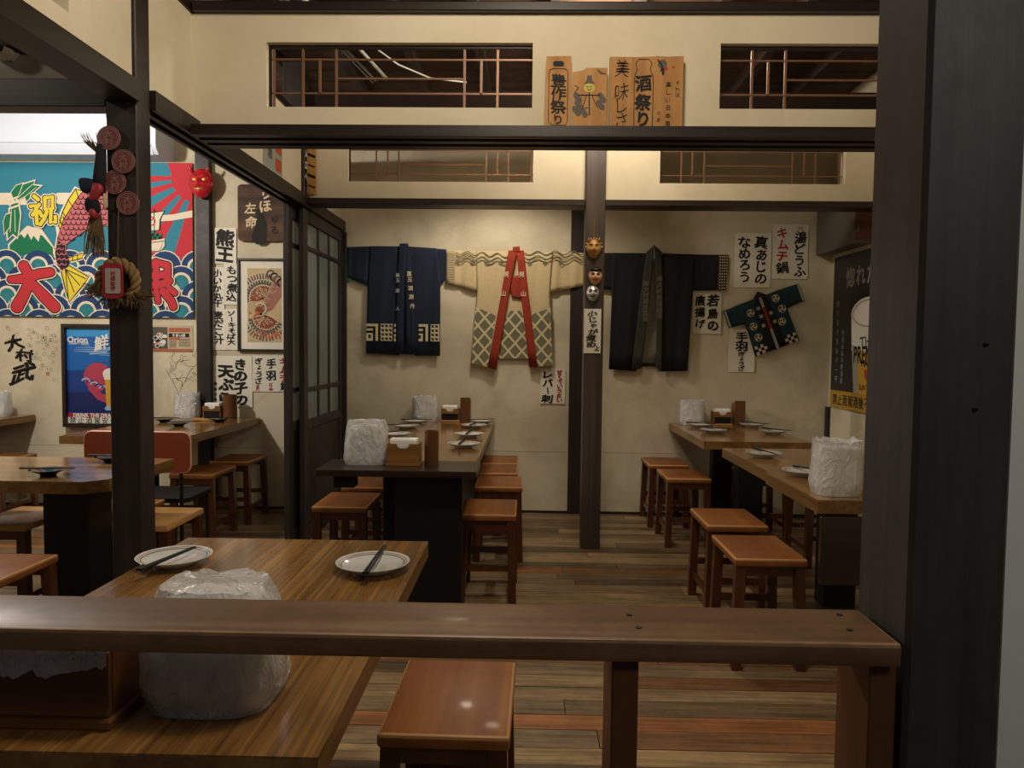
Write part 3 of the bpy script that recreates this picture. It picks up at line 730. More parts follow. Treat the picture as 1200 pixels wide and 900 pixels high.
# remove the end caps that close the ring strips
for o in PL.children_recursive:
    if o.name.startswith('ring'):
        bm = bmesh.new(); bm.from_mesh(o.data)
        bmesh.ops.delete(bm, geom=[f for f in bm.faces if len(f.verts) > 4], context='FACES_ONLY'); bm.to_mesh(o.data); bm.free()
PLATES = [((-0.905, 1.875), 'brown-ringed white plate near the far left corner of the handrail-side table', ((-0.919, 1.726), (-0.877, 1.934)), 'the ringed plate by the left post', 0),
    ((-0.385, 1.85), 'brown-ringed white plate near the far right corner of the handrail-side table', ((-0.378, 1.73), (-0.38, 1.982)), 'the ringed plate above the scuffed stool', 0),
    ((-0.355, 4.18), 'first plate on the right-hand side of the long table', ((-0.37, 4.10), (-0.36, 4.29)), 'the first plate right of the long table', 0),
    ((-0.363, 4.66), 'second plate on the right-hand side of the long table', ((-0.37, 4.58), (-0.36, 4.77)), 'the second plate right of the long table', 0),
    ((-0.368, 5.19), 'third plate on the right-hand side of the long table', ((-0.385, 5.10), (-0.36, 5.29)), 'the third plate right of the long table', 0),
    ((-0.335, 5.50), 'plate nearest the wall on the right-hand side of the long table', ((-0.42, 5.46), (-0.25, 5.55)), 'the wall-side plate right of the long table', 0),
    ((-0.82, 4.62), 'front plate on the left-hand side of the long table', ((-0.90, 4.58), (-0.77, 4.72)), 'the front plate left of the long table', 0),
    ((-0.83, 5.10), 'middle plate on the left-hand side of the long table', ((-0.93, 5.05), (-0.77, 5.16)), 'the middle plate left of the long table', 0),
    ((-0.82, 5.44), 'plate nearest the wall on the left-hand side of the long table', ((-0.90, 5.43), (-0.72, 5.46)), 'the wall-side plate left of the long table', 0),
    ((1.265, 5.44), 'plate in front of the clear bag on the back wall table', ((1.20, 5.49), (1.35, 5.39)), 'the plate before the bag on the back wall table', 0),
    ((1.28, 5.08), 'front left plate on the back wall table', ((1.25, 5.17), (1.41, 5.03)), 'the front left plate of the back wall table', 0),
    ((1.665, 5.50), 'rear right plate on the back wall table', ((1.62, 5.58), (1.76, 5.44)), 'the rear right plate of the back wall table', 0),
    ((1.675, 5.06), 'front right plate on the back wall table', ((1.63, 5.16), (1.78, 5.0)), 'the front right plate of the back wall table', 0),
    ((1.265, 3.96), 'single plate on the table between the two right-hand tables', ((1.25, 4.08), (1.30, 3.86)), 'the plate of the middle right-hand table', 0),
    ((1.265, 3.39), 'plate just left of the tall frilled plastic bag', ((1.245, 3.49), (1.38, 3.28)), 'the plate beside the tall frilled bag', 0)]
for i, (c, lb, (a, b), g, bl) in enumerate(PLATES):
    o = PL if i == 0 else dup(PL)
    o.location = (c[0], c[1], TZ + 0.0005); o['label'] = lb; o['group'] = 'round white plates'
    o.rotation_euler = (0, 0, random.random() * 6)
    chopsticks(a[:2], b[:2], TZ + 0.030, TZ + 0.030, 'dark chopstick of the pair on ' + g, 'chopsticks on ' + g, length=0.225 if i > 1 else None)
BD = make_plate('black_dish', 'x', 'dish', True)
for i, (c, lb, st, g) in enumerate([((-2.045, 3.115), 'black dish with chopsticks on the front edge of the clipped-corner table', ((-2.16, 3.10), (-1.93, 3.12)), 'the black dish left of the dark post'),
        ((-1.99, 3.50), 'black dish half hidden by the dark left post', ((-2.10, 3.50), (-1.88, 3.49)), 'the black dish half hidden by the post'),
        ((-2.40, 5.06), 'black dish in front on the table with the menu sheets', ((-2.47, 5.02), (-2.27, 5.10)), 'the front black dish under the menu sheets'),
        ((-2.245, 5.36), 'black dish near the brown canister below the menu sheets', ((-2.33, 5.33), (-2.14, 5.40)), 'the black dish near the canister'),
        ((-2.62, 5.30), 'black dish just right of the dark left post, below the clear bag', ((-2.73, 5.29), (-2.52, 5.31)), 'the black dish below the clear bag')]):
    o = BD if i == 0 else dup(BD)
    o.location = (c[0], c[1], TZ + 0.0005); o['label'] = lb; o['group'] = 'black lacquer dishes'
    chopsticks(st[0], st[1], TZ + 0.0315, TZ + 0.0315, 'dark chopstick of the pair on ' + g, 'chopsticks on ' + g, length=0.225)

# wooden napkin boxes
def napkin_box(label, x, y, w, d, h, slot, z=TZ, roll=True):
    r = root('napkin_box', label, 'box', (x, y, z))
    x0, x1, y0, y1 = x - w / 2, x + w / 2, y - d / 2, y + d / 2; t = 0.008
    nt = []                                                    # front board with a rounded notch
    for i in range(9):
        a = PI * i / 8; nt.append((x - 0.030 * math.cos(a), z + h - 0.026 * math.sin(a)))
    zb = z + (0.062 if slot else 0.012)
    MB().prism([(x0, zb), (x1, zb), (x1, z + h)] + nt[::-1] + [(x0, z + h)], 'Y', y0, y0 + t).build('front_board', 'boxwood', r)
    MB().box(x0, x1, y1 - t, y1, z + 0.012, z + h).build('back_board', 'boxwood', r)
    for a in (x0, x1 - t): MB().box(a, a + t, y0 + t, y1 - t, z + 0.012, z + h).build('side_board', 'boxwood', r)
    MB().box(x0 - 0.006, x1 + 0.006, y0 - 0.008, y1 + 0.006, z, z + 0.012, 0, 0.002).build('base_board', 'lightwood' if slot else 'boxwood', r)
    if slot: MB().box(x0 + t, x1 - t, y0 + 0.004, y0 + 0.012, z + 0.0125, zb - 0.002).build('dark_slot', 'black', r)
    if roll: MB().prism(rrect(y0 + 0.012, y1 - 0.012, z + h - 0.03, z + h + 0.022, 0.012), 'X', x0 + 0.012, x1 - 0.012).build('napkins', 'tissue', r, smooth='auto')
    return r
napkin_box('wooden napkin box with white napkins on the dark end leaf', -0.585, 3.545, 0.152, 0.10, 0.105, False)
napkin_box('small wooden napkin box with dark slot on the wall end of the long table', -0.58, 5.64, 0.135, 0.10, 0.10, True)
napkin_box('small wooden napkin box against the wall on the table below the black coat', 1.475, 5.64, 0.135, 0.10, 0.10, True)
napkin_box('wooden napkin box between the clear bag and canister below the menu sheets', -2.385, 5.60, 0.135, 0.10, 0.10, True)
r = root('wooden_board', 'pale yellow wooden board lying before the napkin box under the menu sheets', 'board', (-2.36, 5.46, TZ))
MB().box(-2.47, -2.25, 5.42, 5.50, TZ, TZ + 0.016, 0, 0.003).build('board', 'lightwood', r)

# big box at the front left corner
bx = root('wooden_box', 'large brown wooden box with white plastic draped over it at the left edge', 'box', (-0.72, 1.11, TZ))
MB().box(-0.90, -0.612, 1.058, 1.062 + 0.008, TZ + 0.016, TZ + 0.115, 0, 0.002).build('front_board', 'bigbox', bx)
MB().box(-0.90, -0.612, 1.19, 1.20, TZ + 0.016, TZ + 0.115, 0, 0.002).build('back_board', 'bigbox', bx)
MB().box(-0.620, -0.612, 1.071, 1.189, TZ + 0.016, TZ + 0.115, 0, 0.001).build('side_board', 'bigbox', bx)
MB().box(-0.90, -0.892, 1.071, 1.189, TZ + 0.016, TZ + 0.115, 0, 0.001).build('side_board', 'bigbox', bx)
MB().box(-0.91, -0.605, 1.050, 1.207, TZ, TZ + 0.0155, 0, 0.003).build('base_board', 'bigbox', bx)
vs = []; fs = []; nu, nv = 40, 12                             # the draped film: over the top, ragged lower edge in front
for i in range(nu + 1):
    u = i / nu; x = -0.905 + 0.293 * u
    drop = 0.042 + 0.012 * noise.noise(Vector((u * 9, 3, 0))) - 0.018 * max(0, u - 0.72) / 0.28 + 0.008 * noise.noise(Vector((u * 25, 7, 0)))
    for j in range(nv + 1):
        w = j / nv
        if w < 0.35: p = (x, 1.0545 - 0.004 * noise.noise(Vector((u * 8, w * 5, 1))), TZ + 0.121 - drop * (1 - w / 0.35))
        else: q = (w - 0.35) / 0.65; p = (x, 1.0545 + 0.14 * q, TZ + 0.121 + 0.022 * math.sin(PI * q) * (0.7 + 0.5 * noise.noise(Vector((u * 7, q * 4, 2)))))
        vs.append(p)
for i in range(nu):
    for j in range(nv): fs.append((i * (nv + 1) + j, (i + 1) * (nv + 1) + j, (i + 1) * (nv + 1) + j + 1, i * (nv + 1) + j + 1))
mb = MB(); mb.add(vs, fs); mb.build('plastic_cover', 'film_white', bx, smooth='auto')
MB().box(-0.885, -0.64, 1.075, 1.185, TZ + 0.017, TZ + 0.112, 0, 0.01).build('white_bundle', 'bundle', bx)

# canisters
def canister(label, x, y, w, h, rnd, mat='boxwood'):
    r = root('wooden_canister', label, 'canister', (x, y, TZ))
    if rnd: MB().lathe([(w / 2, 0), (w / 2, h), (w / 2 - 0.006, h), (w / 2 - 0.006, h - 0.05), (0, h - 0.05)], 24, (x, y, TZ)).build('tube', mat, r, smooth='auto')
    else:
        MB().box(x - w / 2, x + w / 2, y - 0.045, y - 0.037, TZ, TZ + h, 0, 0.001).build('front_board', mat, r)
        MB().box(x - w / 2, x + w / 2, y + 0.037, y + 0.045, TZ, TZ + h * 0.9, 0, 0.001).build('back_board', mat, r)
        for a in (x - w / 2, x + w / 2 - 0.008): MB().box(a, a + 0.008, y - 0.0365, y + 0.0365, TZ, TZ + h * 0.9).build('side_board', mat, r)
        MB().box(x - w / 2 + 0.009, x + w / 2 - 0.009, y - 0.036, y + 0.036, TZ, TZ + 0.01).build('base_board', mat, r)
M['canister'] = wood('canister_wood', '#57361d', '#7d5230', 'Z', 30, 0.35, bmp=0.04)
canister('round brown chopstick canister on the dark end leaf', -0.455, 3.545, 0.068, 0.165, True, 'canister')
canister('upright wooden box beside the napkin box on the wall end of the long table', -0.465, 5.645, 0.075, 0.185, False, 'canister')
canister('upright wooden box beside the napkin box below the black coat', 1.605, 5.645, 0.08, 0.185, False, 'canister')
canister('brown canister below the large menu sheet on the left wall table', -2.265, 5.61, 0.105, 0.185, True, 'canister')

# ================================================================ WALL HANGINGS
random.seed(23)
UX, DZ, NY = (1, 0, 0), (0, 0, -1), (0, -1, 0)
def paper(rc, label, cols, yw=5.746, size=None, group='handwritten menu sheets', name='menu_sheet', mats=('ink', 'redink'), bold=0.03, extra=None):
    """a sheet pinned to the wall; cols run from the right: (text or [(text, ink)], u, v0, v1, size) in fractions of the sheet"""
    x0, z0, x1, z1 = rc; w, h = x1 - x0, z0 - z1
    r = root(name, label, 'sheet', ((x0 + x1) / 2, yw, z1), group)
    b = MB(); n = 6; tw = random.uniform(-0.004, 0.004)
    pts = []
    for i in range(n + 1):                                    # slightly curling sheet
        t = i / n; pts.append((x0 + w * t + tw, yw - 0.003 - 0.0025 * abs(2 * t - 1) ** 2))
    vs = [(p[0], p[1], z0) for p in pts] + [(p[0] - tw, p[1], z1) for p in pts] + [(p[0], p[1] + 0.0008, z0) for p in pts] + [(p[0] - tw, p[1] + 0.0008, z1) for p in pts]
    k = n + 1; fs = []
    for i in range(n): fs += [(i, i + 1, k + i + 1, k + i), (2 * k + i, 3 * k + i, 3 * k + i + 1, 2 * k + i + 1)]
    fs += [(i, 2 * k + i, 2 * k + i + 1, i + 1) for i in range(n)] + [(k + i, k + i + 1, 3 * k + i + 1, 3 * k + i) for i in range(n)]
    fs += [(0, k, 3 * k, 2 * k), (n, 2 * k + n, 3 * k + n, k + n)]
    b.add(vs, fs); sh = b.build('sheet', 'paper', r)
    ik = Ink((x0, yw - 0.003, z0), UX, DZ, NY, base=0.0032)
    for c in cols:
        seg, u, v0, v1, sz = c
        ik.column(seg, u * w, v0 * h, v1 * h, sz * w, 0, 1, bold)
    if extra: extra(ik, w, h)
    ik.build('lettering', list(mats), sh)
    return r

paper((-2.434, 2.187, -2.261, 1.912), 'tall menu sheet with two bold characters right of the wall post', [('熊王', .48, .06, .97, .82)], bold=0.045)
paper((-2.457, 1.885, -2.357, 1.556), 'narrow menu sheet under the two bold characters, left one of its pair', [('小いか丸干', .5, .06, .94, .72)])
paper((-2.356, 1.912, -2.243, 1.596), 'narrow menu sheet under the two bold characters, touching the picture frame', [('もつ煮込', .52, .05, .92, .8)])
paper((-2.453, 1.562, -2.353, 1.244), 'menu sheet left of the picture frame, left one of the lower pair', [('麦だこ汁', .5, .05, .86, .8)])
paper((-2.353, 1.563, -2.252, 1.245), 'menu sheet left of the picture frame, right one of the lower pair', [('ソーキそば大', .5, .04, .88, .66)])
paper((-2.45, 1.199, -2.141, 0.798), 'large white menu sheet with thick brush lettering below the picture', [('きの子の', .70, .06, .97, .36), ('天ぷら', .32, .18, .95, .40), ('季節の品', .06, .5, .9, .08)], bold=0.05)
paper((-2.141, 1.202, -1.94, 0.922), 'menu sheet with two columns and red scrawl below the picture', [('手羽', .74, .05, .72, .42), ('ぎょうざ', .25, .06, .78, .32), ([('五五〇', 1)], .2, .8, .98, .16), ([('ピリ辛', 1)], .72, .74, .97, .18)])
paper((-1.94, 1.203, -1.839, 0.924), 'narrow menu sheet with red characters below the picture, by the lattice door', [([('キムチ', 1), ('鍋', 0)], .5, .04, .97, .8)])
paper((1.57, 2.179, 1.848, 1.765), 'two-column menu sheet beside the black coat cuff', [('真あじの', .74, .06, .96, .36), ('なめろう', .28, .06, .92, .36)])
paper((1.859, 2.246, 2.13, 1.832), 'two-column menu sheet with one red word near the grey duct', [([('湯どうふ', 0)], .76, .15, .96, .36), ([('キムチ', 1), ('鍋', 0)], .27, .06, .9, .34)],
      extra=lambda ik, w, h: [ik.arc((w * .76, h * .10), w * .09, 0.2, PI - 0.2, w * .025, 0, 1), *[ik.stroke([(w * (.71 + .05 * i), h * .05), (w * (.72 + .05 * i), h * .10)], w * .02, 0, 1) for i in range(3)]])
paper((1.267, 1.736, 1.482, 1.41), 'menu sheet tucked between the black coat and the small teal coat', [('若鳥の', .70, .08, .97, .42), ('唐揚げ', .26, .10, .9, .36)], bold=0.04)
paper((1.542, 1.445, 1.744, 1.118), 'menu sheet hanging below the sleeve of the small teal coat', [('手羽', .5, .06, .52, .46), ('ぎょうざ', .5, .52, .97, .32)])
paper((0.103, 1.127, 0.294, 0.856), 'menu sheet with a red column and a black column under the cream coat', [([('甘くていうまい', 1)], .78, .03, .97, .27), ('レバー刺', .30, .06, .97, .46)], bold=0.04)
paper((0.355, 1.537, 0.463, 1.257), 'narrow menu sheet pinned to the central post below the masks', [('小', .5, .04, .17, .55), ('じゃが', .55, .18, .58, .62), ('煮め', .42, .58, .88, .6), ('よ', .78, .82, .97, .4)], yw=4.7185)

# ---- signs, posters and pictures on the left room wall
x0, z0, x1, z1 = (-2.236, 2.514, -1.885, 2.084)
r = root('wooden_signboard', 'old dark brown wooden signboard above the framed bird picture', 'signboard', ((x0 + x1) / 2, 5.74, z1))
bd = MB().prism(rrect(x0, x1, z1, z0, 0.03), 'Y', 5.715, 5.748).build('board', 'oldboard', r)
ik = Ink((x0, 5.715, z0), UX, DZ, NY); w, h = x1 - x0, z0 - z1
ik.column('りほ', w * .62, h * .04, h * .5, w * .3, 0, 1, .03); ik.column('左命', w * .28, h * .3, h * .78, w * .26, 0, 1, .03); ik.column('ゆる', w * .82, h * .52, h * .9, w * .2, 1, 1, .03)
ik.stroke([(w * .48, h * .5), (w * .52, h * .72), (w * .47, h * .93)], [.05, .09, .12], 2, 0)
ik.build('lettering', ['feather3', 'ink', 'darkprint'], bd)

x0, z0, x1, z1 = (-2.248, 1.953, -1.855, 1.235)
r = root('framed_picture', 'dark framed picture of a bird with spread patterned wings', 'picture', ((x0 + x1) / 2, 5.74, z1))
def frame_parts(r, x0, x1, z0, z1, y0, y1, fw, mat='frame'):
    for a in ((x0, x1, z0 - fw, z0), (x0, x1, z1, z1 + fw), (x0, x0 + fw, z1 + fw, z0 - fw), (x1 - fw, x1, z1 + fw, z0 - fw)):
        MB().box(a[0], a[1], y0, y1, a[2], a[3], 0, 0.002).build('frame_bar', mat, r)
frame_parts(r, x0, x1, z0, z1, 5.718, 5.748, 0.018)
MB().box(x0 + .0185, x1 - .0185, 5.735, 5.74, z1 + .0185, z0 - .0185).build('mount', 'paper', r); mo = r.children[-1]
w, h = x1 - x0, z0 - z1
ik = Ink((x0, 5.735, z0), UX, DZ, NY); ik.clip = (w * .19, h * .105, w * .87, h * .90)
ik.rect(w * .19, h * .105, w * .87, h * .90, 0, 0)
def feathers(c, r0, r1, a0, a1, n, mi, l, wd):
    for i in range(n):
        a = a0 + (a1 - a0) * i / (n - 1); d = (math.cos(a), math.sin(a) * 1.0)
        ik.stroke([(c[0] + d[0] * r0, c[1] + d[1] * r0), (c[0] + d[0] * (r0 + r1) * .5, c[1] + d[1] * (r0 + r1) * .5), (c[0] + d[0] * r1, c[1] + d[1] * r1)], [wd * .7, wd, wd * .6], mi, l)
c1 = (w * .50, h * .43); c2 = (w * .56, h * .62)
for c_, a0, a1 in ((c1, -3.3, -1.1), (c2, .5, 2.9)):
    feathers(c_, .08, .20, a0 + .2, a1 - .2, 15, 3, 1, .026); feathers(c_, .09, .192, a0 + .2, a1 - .2, 15, 1, 2, .017)
    feathers(c_, .04, .145, a0, a1, 14, 3, 3, .034); feathers(c_, .05, .138, a0, a1, 14, 1, 4, .026)
    feathers(c_, .0, .10, a0, a1, 12, 3, 5, .036); feathers(c_, .0, .094, a0, a1, 12, 2, 6, .028)
    for q in range(30):
        a = a0 + (a1 - a0) * random.random(); d = random.uniform(.02, .085); ik.arc((c_[0] + d * math.cos(a), c_[1] + d * math.sin(a)), .009, a, a + PI, .003, 3, 8)
ik.stroke([(w * .8, h * .2), (w * .74, h * .38), (w * .6, h * .5), (w * .45, h * .56)], [.10, .11, .10, .07], 6, 0)
for i in range(60):
    t = random.random(); ik.arc((w * (.80 - .33 * t) + random.uniform(-.03, .03), h * (.21 + .34 * t) + random.uniform(-.02, .02)), .010, .2, 2.9, .003, 3 if i % 3 else 5, 1)
ik.disc((w * .42, h * .555), .030, 2, 11); ik.stroke([(w * .40, h * .58), (w * .34, h * .61), (w * .31, h * .65)], [.022, .016, .005], 4, 11)
ik.arc((w * .45, h * .54), .045, -2.4, 1.2, .012, 3, 12); ik.disc((w * .42, h * .555), .005, 5, 13)
for i in range(5): ik.arc((w * (.45 + .1 * i), h * (.83 + .02 * (i % 2))), .034, 2.6, 6.6, .011, 4, 4)
for i in range(4): ik.arc((w * (.66 + .07 * i), h * (.17 + .03 * i)), .03, 2.0, 5.6, .014, (1, 5)[i % 2], 3)
ik.clip = None; ik.column('鳳凰', w * .24, h * .55, h * .68, .016, 4, 14)
ik.build('bird_print', ['scroll', 'feather1', 'feather2', 'feather3', 'feather4', 'ink', 'birdbody'], mo)

# framed beer poster
x0, z0, x1, z1 = (-3.616, 1.433, -2.945, 0.63)
r = root('framed_poster', 'blue beer mug poster in a dark frame behind the left post', 'poster', ((x0 + x1) / 2, 5.70, z1))
frame_parts(r, x0, x1, z0, z1, 5.69, 5.735, 0.028)
MB().box(x0 + .0285, x1 - .0285, 5.72, 5.73, z1 + .0285, z0 - .0285).build('poster_print', 'p_blue', r)
w, h = x1 - x0, z0 - z1
ik = Ink((x0, 5.72, z0), UX, DZ, NY); m_ = .029; ik.clip = (m_, m_, w - m_, h - m_)
ik.rect(m_, h * .03, w, h * .12, 0, 0); ik.rect(m_, h * .45, w, h * .68, 1, 0); ik.rect(m_, h * .66, w, h * .86, 2, 0)
for q in range(26): ik.stroke([(w * random.uniform(.05, .9), h * (.1 + .018 * q)), (w * random.uniform(.3, 1), h * (.105 + .018 * q))], [.002, .012], (0, 9, 1, 1)[min(3, q // 7)], 0)
ik.disc((w * .40, h * .51), w * .165, 3, 1, 30); ik.fat([(w * .33, h * .62), (w * .42, h * .70), (w * .55, h * .74)], .06, 3, 1)
for i in range(7): ik.arc((w * (.26 + .05 * i), h * (.57 + .018 * i)), .035, 3.6, 6.0, .012, (9, 1)[i % 2], 2)
mx, my = w * .47, h * .43
ik.poly([(mx + .01, my + .07), (mx + .21, my + .07), (mx + .20, my + .30), (mx + .02, my + .30)], 6, 3)
for i in range(5): ik.stroke([(mx + .035 + .036 * i, my + .09), (mx + .038 + .035 * i, my + .27)], .008, 7, 4)
ik.fat([(mx + .03, my + .04), (mx + .10, my + .015), (mx + .19, my + .04)], .075, 5, 4); ik.rect(mx + .005, my + .03, mx + .215, my + .085, 5, 4)
ik.stroke([(mx + .02, my + .31), (mx + .20, my + .31)], .03, 9, 4); ik.ring((mx + .25, my + .17), .065, .025, 9, 3)
ik.text('Orion', (w * .17, h * .15), .066, 5, 5, .03); ik.text('DRAFT BEER', (w * .19, h * .185), .028, 5, 5, .02)
for i, c in enumerate('鮮ら'): ik.text(c, (w * (.45 + .16 * i), h * (.18 + .035 * i)), .12, 5, 5, .03, .1, 1, 1, .05)
ik.stroke([(w * .74, h * .215), (w * .88, h * .19)], .025, 5, 5)
ik.rect(m_, h * .865, w, h * .905, 4, 3); ik.text('DRINK THE DRAFT', (w * .36, h * .885), .04, 5, 5, .05)
ik.rect(m_, h * .905, w, h - m_, 5, 3)
for i, c in enumerate('禁止酒駕安全有保障'): ik.text(c, (w * (.10 + .095 * i), h * .935), .055, 8, 5, .01)
ik.build('printing', ['p_sky', 'p_deep', 'p_navy', 'p_red', 'redink', 'foam', 'beer', 'gold', 'ink', 'p_pale'], r)
MB().box(x0 + .25, x0 + .42, 5.70, 5.74, z1 - .02, z1 - .0005).build('ledge', 'frame', r)

# newspaper clipping, signatures and wall writing
x0, z0, x1, z1 = (-2.95, 1.433, -2.608, 1.227)
r = root('newspaper_clipping', 'small printed clipping with food photo on the left wall', 'clipping', ((x0 + x1) / 2, 5.74, z1))
MB().box(x0, x1, 5.7445, 5.7485, z1, z0).build('sheet', 'newsprint', r)
w, h = x1 - x0, z0 - z1; ik = Ink((x0, 5.7445, z0), UX, DZ, NY)
ik.rect(0, h * .9, w, h, 1, 0); ik.rect(w * .02, h * .08, w * .42, h * .9, 2, 0); ik.rect(w * .45, h * .10, w * .94, h * .26, 1, 0); ik.rect(w * .45, h * .31, w * .92, h * .46, 3, 0); ik.rect(w * .45, h * .47, w * .7, h * .56, 1, 0)
for i in range(9): ik.disc((w * random.uniform(.08, .36), h * random.uniform(.2, .85)), .02, (4, 3, 1)[i % 3], 1, 9, .014); ik.ring((w * random.uniform(.08, .36), h * random.uniform(.3, .8)), .016, .005, 4, 2, 10)
for i in range(7): ik.stroke([(w * .46, h * (.60 + .04 * i)), (w * .62, h * (.60 + .04 * i))], .003, 2, 1); ik.stroke([(w * .68, h * (.52 + .045 * i)), (w * .94, h * (.52 + .045 * i))], .003, 2, 1)
ik.text('うまい店', (w * .68, h * .385), h * .13, 4, 1, .05)
ik.build('printing', ['newsprint', 'newsred', 'feather1', 'darkprint', 'foam'], r)

ik = Ink(tuple(((-2.687, 1.074)[0], 5.75, (-2.687, 1.074)[1])), UX, DZ, NY); random.seed(4)
pr = tag(bpy.data.objects.new('wall_signature', None), 'thin scribbled pen signature on the plaster under the printed clipping', 'signature'); COL.objects.link(pr); pr.location = ((-2.687, 1.074)[0], 5.75, (-2.687, 1.074)[1])
for k in range(16):
    a = (random.uniform(-.12, .1), random.uniform(-.16, .14)); pts = [a]
    for q in range(5): pts.append((pts[-1][0] + random.uniform(-.03, .05), pts[-1][1] + random.uniform(-.05, .045)))
    ik.stroke(pts, .0028, 0, 0)
ik.stroke([(-.14, -.02), (-.10, .06), (-.04, .17), (.0, .10), (.05, .0), (.12, -.07)], .003, 0, 0)
ik.build('pen_strokes', ['feather1'], pr)
X_, Z_ = (-3.882, 1.161)
pr = root('wall_calligraphy', 'black brush calligraphy with scattered ring doodles on the far left plaster', 'calligraphy', (X_, 5.75, Z_))
ik = Ink((X_, 5.75, Z_), UX, DZ, NY)
ik.text('大', (-.14, -.12), .15, 0, 1, .05, .15, 1, .8, .06); ik.text('村', (-.06, -.02), .13, 0, 1, .05, -.1, 1.1, .8, .06); ik.text('武', (-.08, .12), .19, 0, 1, .045, .1, 1.1, .8, .08)
for k in range(46):
    ik.ring((random.gauss(.07, .09), random.gauss(-.10, .08)), random.uniform(.008, .015), .002, 1, 1, 10)
for k in range(16): ik.ring((random.uniform(-.24, .2), random.uniform(-.26, .22)), random.uniform(.008, .014), .002, 1, 1, 10)
ik.text('印', (.12, .12), .03, 2, 1, .03); ik.stroke([(.11, .06), (.12, .09)], .003, 1, 1)
ik.build('brush_strokes', ['ink', 'feather1', 'redink'], pr)

s_ = 0.00655
BX, BZ = (-4.093, 2.676)

# air conditioner
x1a = (-2.735, 2.798)[0]; z1a = BZ + .004
r = root('air_conditioner', 'long white wall air conditioner above the festival banner', 'air conditioner', (-3.6, 5.6, z1a))
pr_ = [(5.748, z1a + .01), (5.50, z1a), (5.46, z1a + .035), (5.45, z1a + .07), (5.46, z1a + .32), (5.50, z1a + .36), (5.748, z1a + .36)]
MB().prism(pr_, 'X', -4.45, x1a - .03).build('casing', 'white', r, smooth='auto')
MB().prism([(y_ , z_) for y_, z_ in pr_], 'X', x1a - .029, x1a).build('end_cap', 'white', r, smooth='auto')
MB().box(-4.44, x1a - .035, 5.446, 5.452, z1a + .068, z1a + .071).build('air_flap_gap', 'duct', r)
MB().prism([(5.452, z1a + .062), (5.445, z1a + .06), (5.49, z1a - .004), (5.497, z1a - .001)], 'X', -4.44, x1a - .035).build('air_flap', 'white', r)

# ---- festival banner: a cloth with flat printed pictures
def bwave(u, v): return 0.0
r = root('festival_banner', 'big teal festival banner with sea bream, Mount Fuji and red characters', 'banner', (BX + .6, 5.74, BZ - 1.2))
U0, U1, V1 = -70, 229, 181
mb = MB(); vs = []; fs = []; nu, nv = 60, 12
for i in range(nu + 1):
    for j in range(nv + 1):
        u = U0 + (U1 - U0) * i / nu; v = V1 * j / nv; vs.append((BX + u * s_, 5.733 - bwave(u, v), BZ - v * s_))
for i in range(nu):
    for j in range(nv): fs.append((i * (nv + 1) + j, (i + 1) * (nv + 1) + j, (i + 1) * (nv + 1) + j + 1, i * (nv + 1) + j + 1))
mb.add(vs, fs); cl = mb.build('cloth', 'f_teal', r, smooth=True)
sd = cl.modifiers.new('thick', 'SOLIDIFY'); sd.thickness = 0.003; sd.offset = -1
def panel(): 
    i = Ink((BX, 5.733, BZ), UX, DZ, NY, s_, base=0.0045, step=0.0005, height=bwave); i.clip = (U0, 0, U1, V1); return i
FM = ['f_white', 'f_navy', 'f_wteal', 'f_red', 'f_yellow', 'f_green', 'f_pink', 'f_black', 'f_teal']
ik = panel()                                                    # sunrise
ik.rect(150, 0, U1, 112, 8, 0)
ik.clip = (176, 0, U1, 112)
sc = (234, 16)
ik.poly([(200, 0), (U1, 0), (U1, 20), (206, 18)], 3, 1)
for a0, a1 in ((1.62, 1.86), (2.06, 2.22), (2.38, 2.56), (2.74, 2.90), (3.02, 3.16)):
    L_ = 130; ik.poly([(sc[0] + 20 * math.cos(a0), sc[1] + 20 * math.sin(a0)), (sc[0] + L_ * math.cos(a0), sc[1] + L_ * math.sin(a0)), (sc[0] + L_ * math.cos(a1), sc[1] + L_ * math.sin(a1)), (sc[0] + 20 * math.cos(a1), sc[1] + 20 * math.sin(a1))], 3, 1)
ik.clip = (U0, 0, U1, V1)
ik.disc(sc, 30, 3, 2, 24)
ik.poly([(176, 62), (205, 60), (U1, 55), (U1, 63), (205, 67), (176, 69)], 0, 3)
ik.fat([(70, 42), (96, 42)], 13, 0, 1); ik.rect(-70, 36, 32, 50, 0, 1); ik.rect(70, 37, 150, 49, 0, 1); ik.fat([(112, 42), (150, 42)], 13, 0, 1)
ik.build('sunrise_print', FM, r)
ik = panel()                                                    # mountain
ik.poly([(8, 96), (32, 74), (38, 76), (48, 77), (64, 100), (64, 108), (8, 108)], 0, 2)
ik.poly([(10, 97), (24, 84), (28, 89), (32, 83), (36, 91), (39, 86), (45, 93), (47, 85), (50, 86), (62, 100), (62, 108), (10, 108)], 5, 3)
ik.build('mountain_print', FM, r)
ik = panel()                                                    # waves: overlapping scales in rows
rowv = 122; k = 0; R_ = 19
ik.rect(U0, 112, U1, V1, 1, 2)
while rowv < 215:
    u = U0 - (R_ if k % 2 else 0)
    while u < U1 + R_:
        c = (u, rowv)
        if not (k == 0 and 150 < u < 190):
            for q, (rr, mi) in enumerate(((R_ + 1.3, 0), (R_, 1), (R_ - 7, 0), (R_ - 10, 2))): ik.disc(c, rr, mi, 3 + k * 1.2 + q * .25, 20)
            ik.poly([(c[0] - 2.2, c[1] - 4), (c[0] + 2.2, c[1] - 4), (c[0] + 4.5, c[1] + 6), (c[0] - 4.5, c[1] + 6)], 8, 3 + k * 1.2 + 1.0)
        u += 2 * R_
    rowv += R_ * .92; k += 1
ik.build('wave_print', FM, r)
ik = panel(); Lf = 14                                           # green bundle
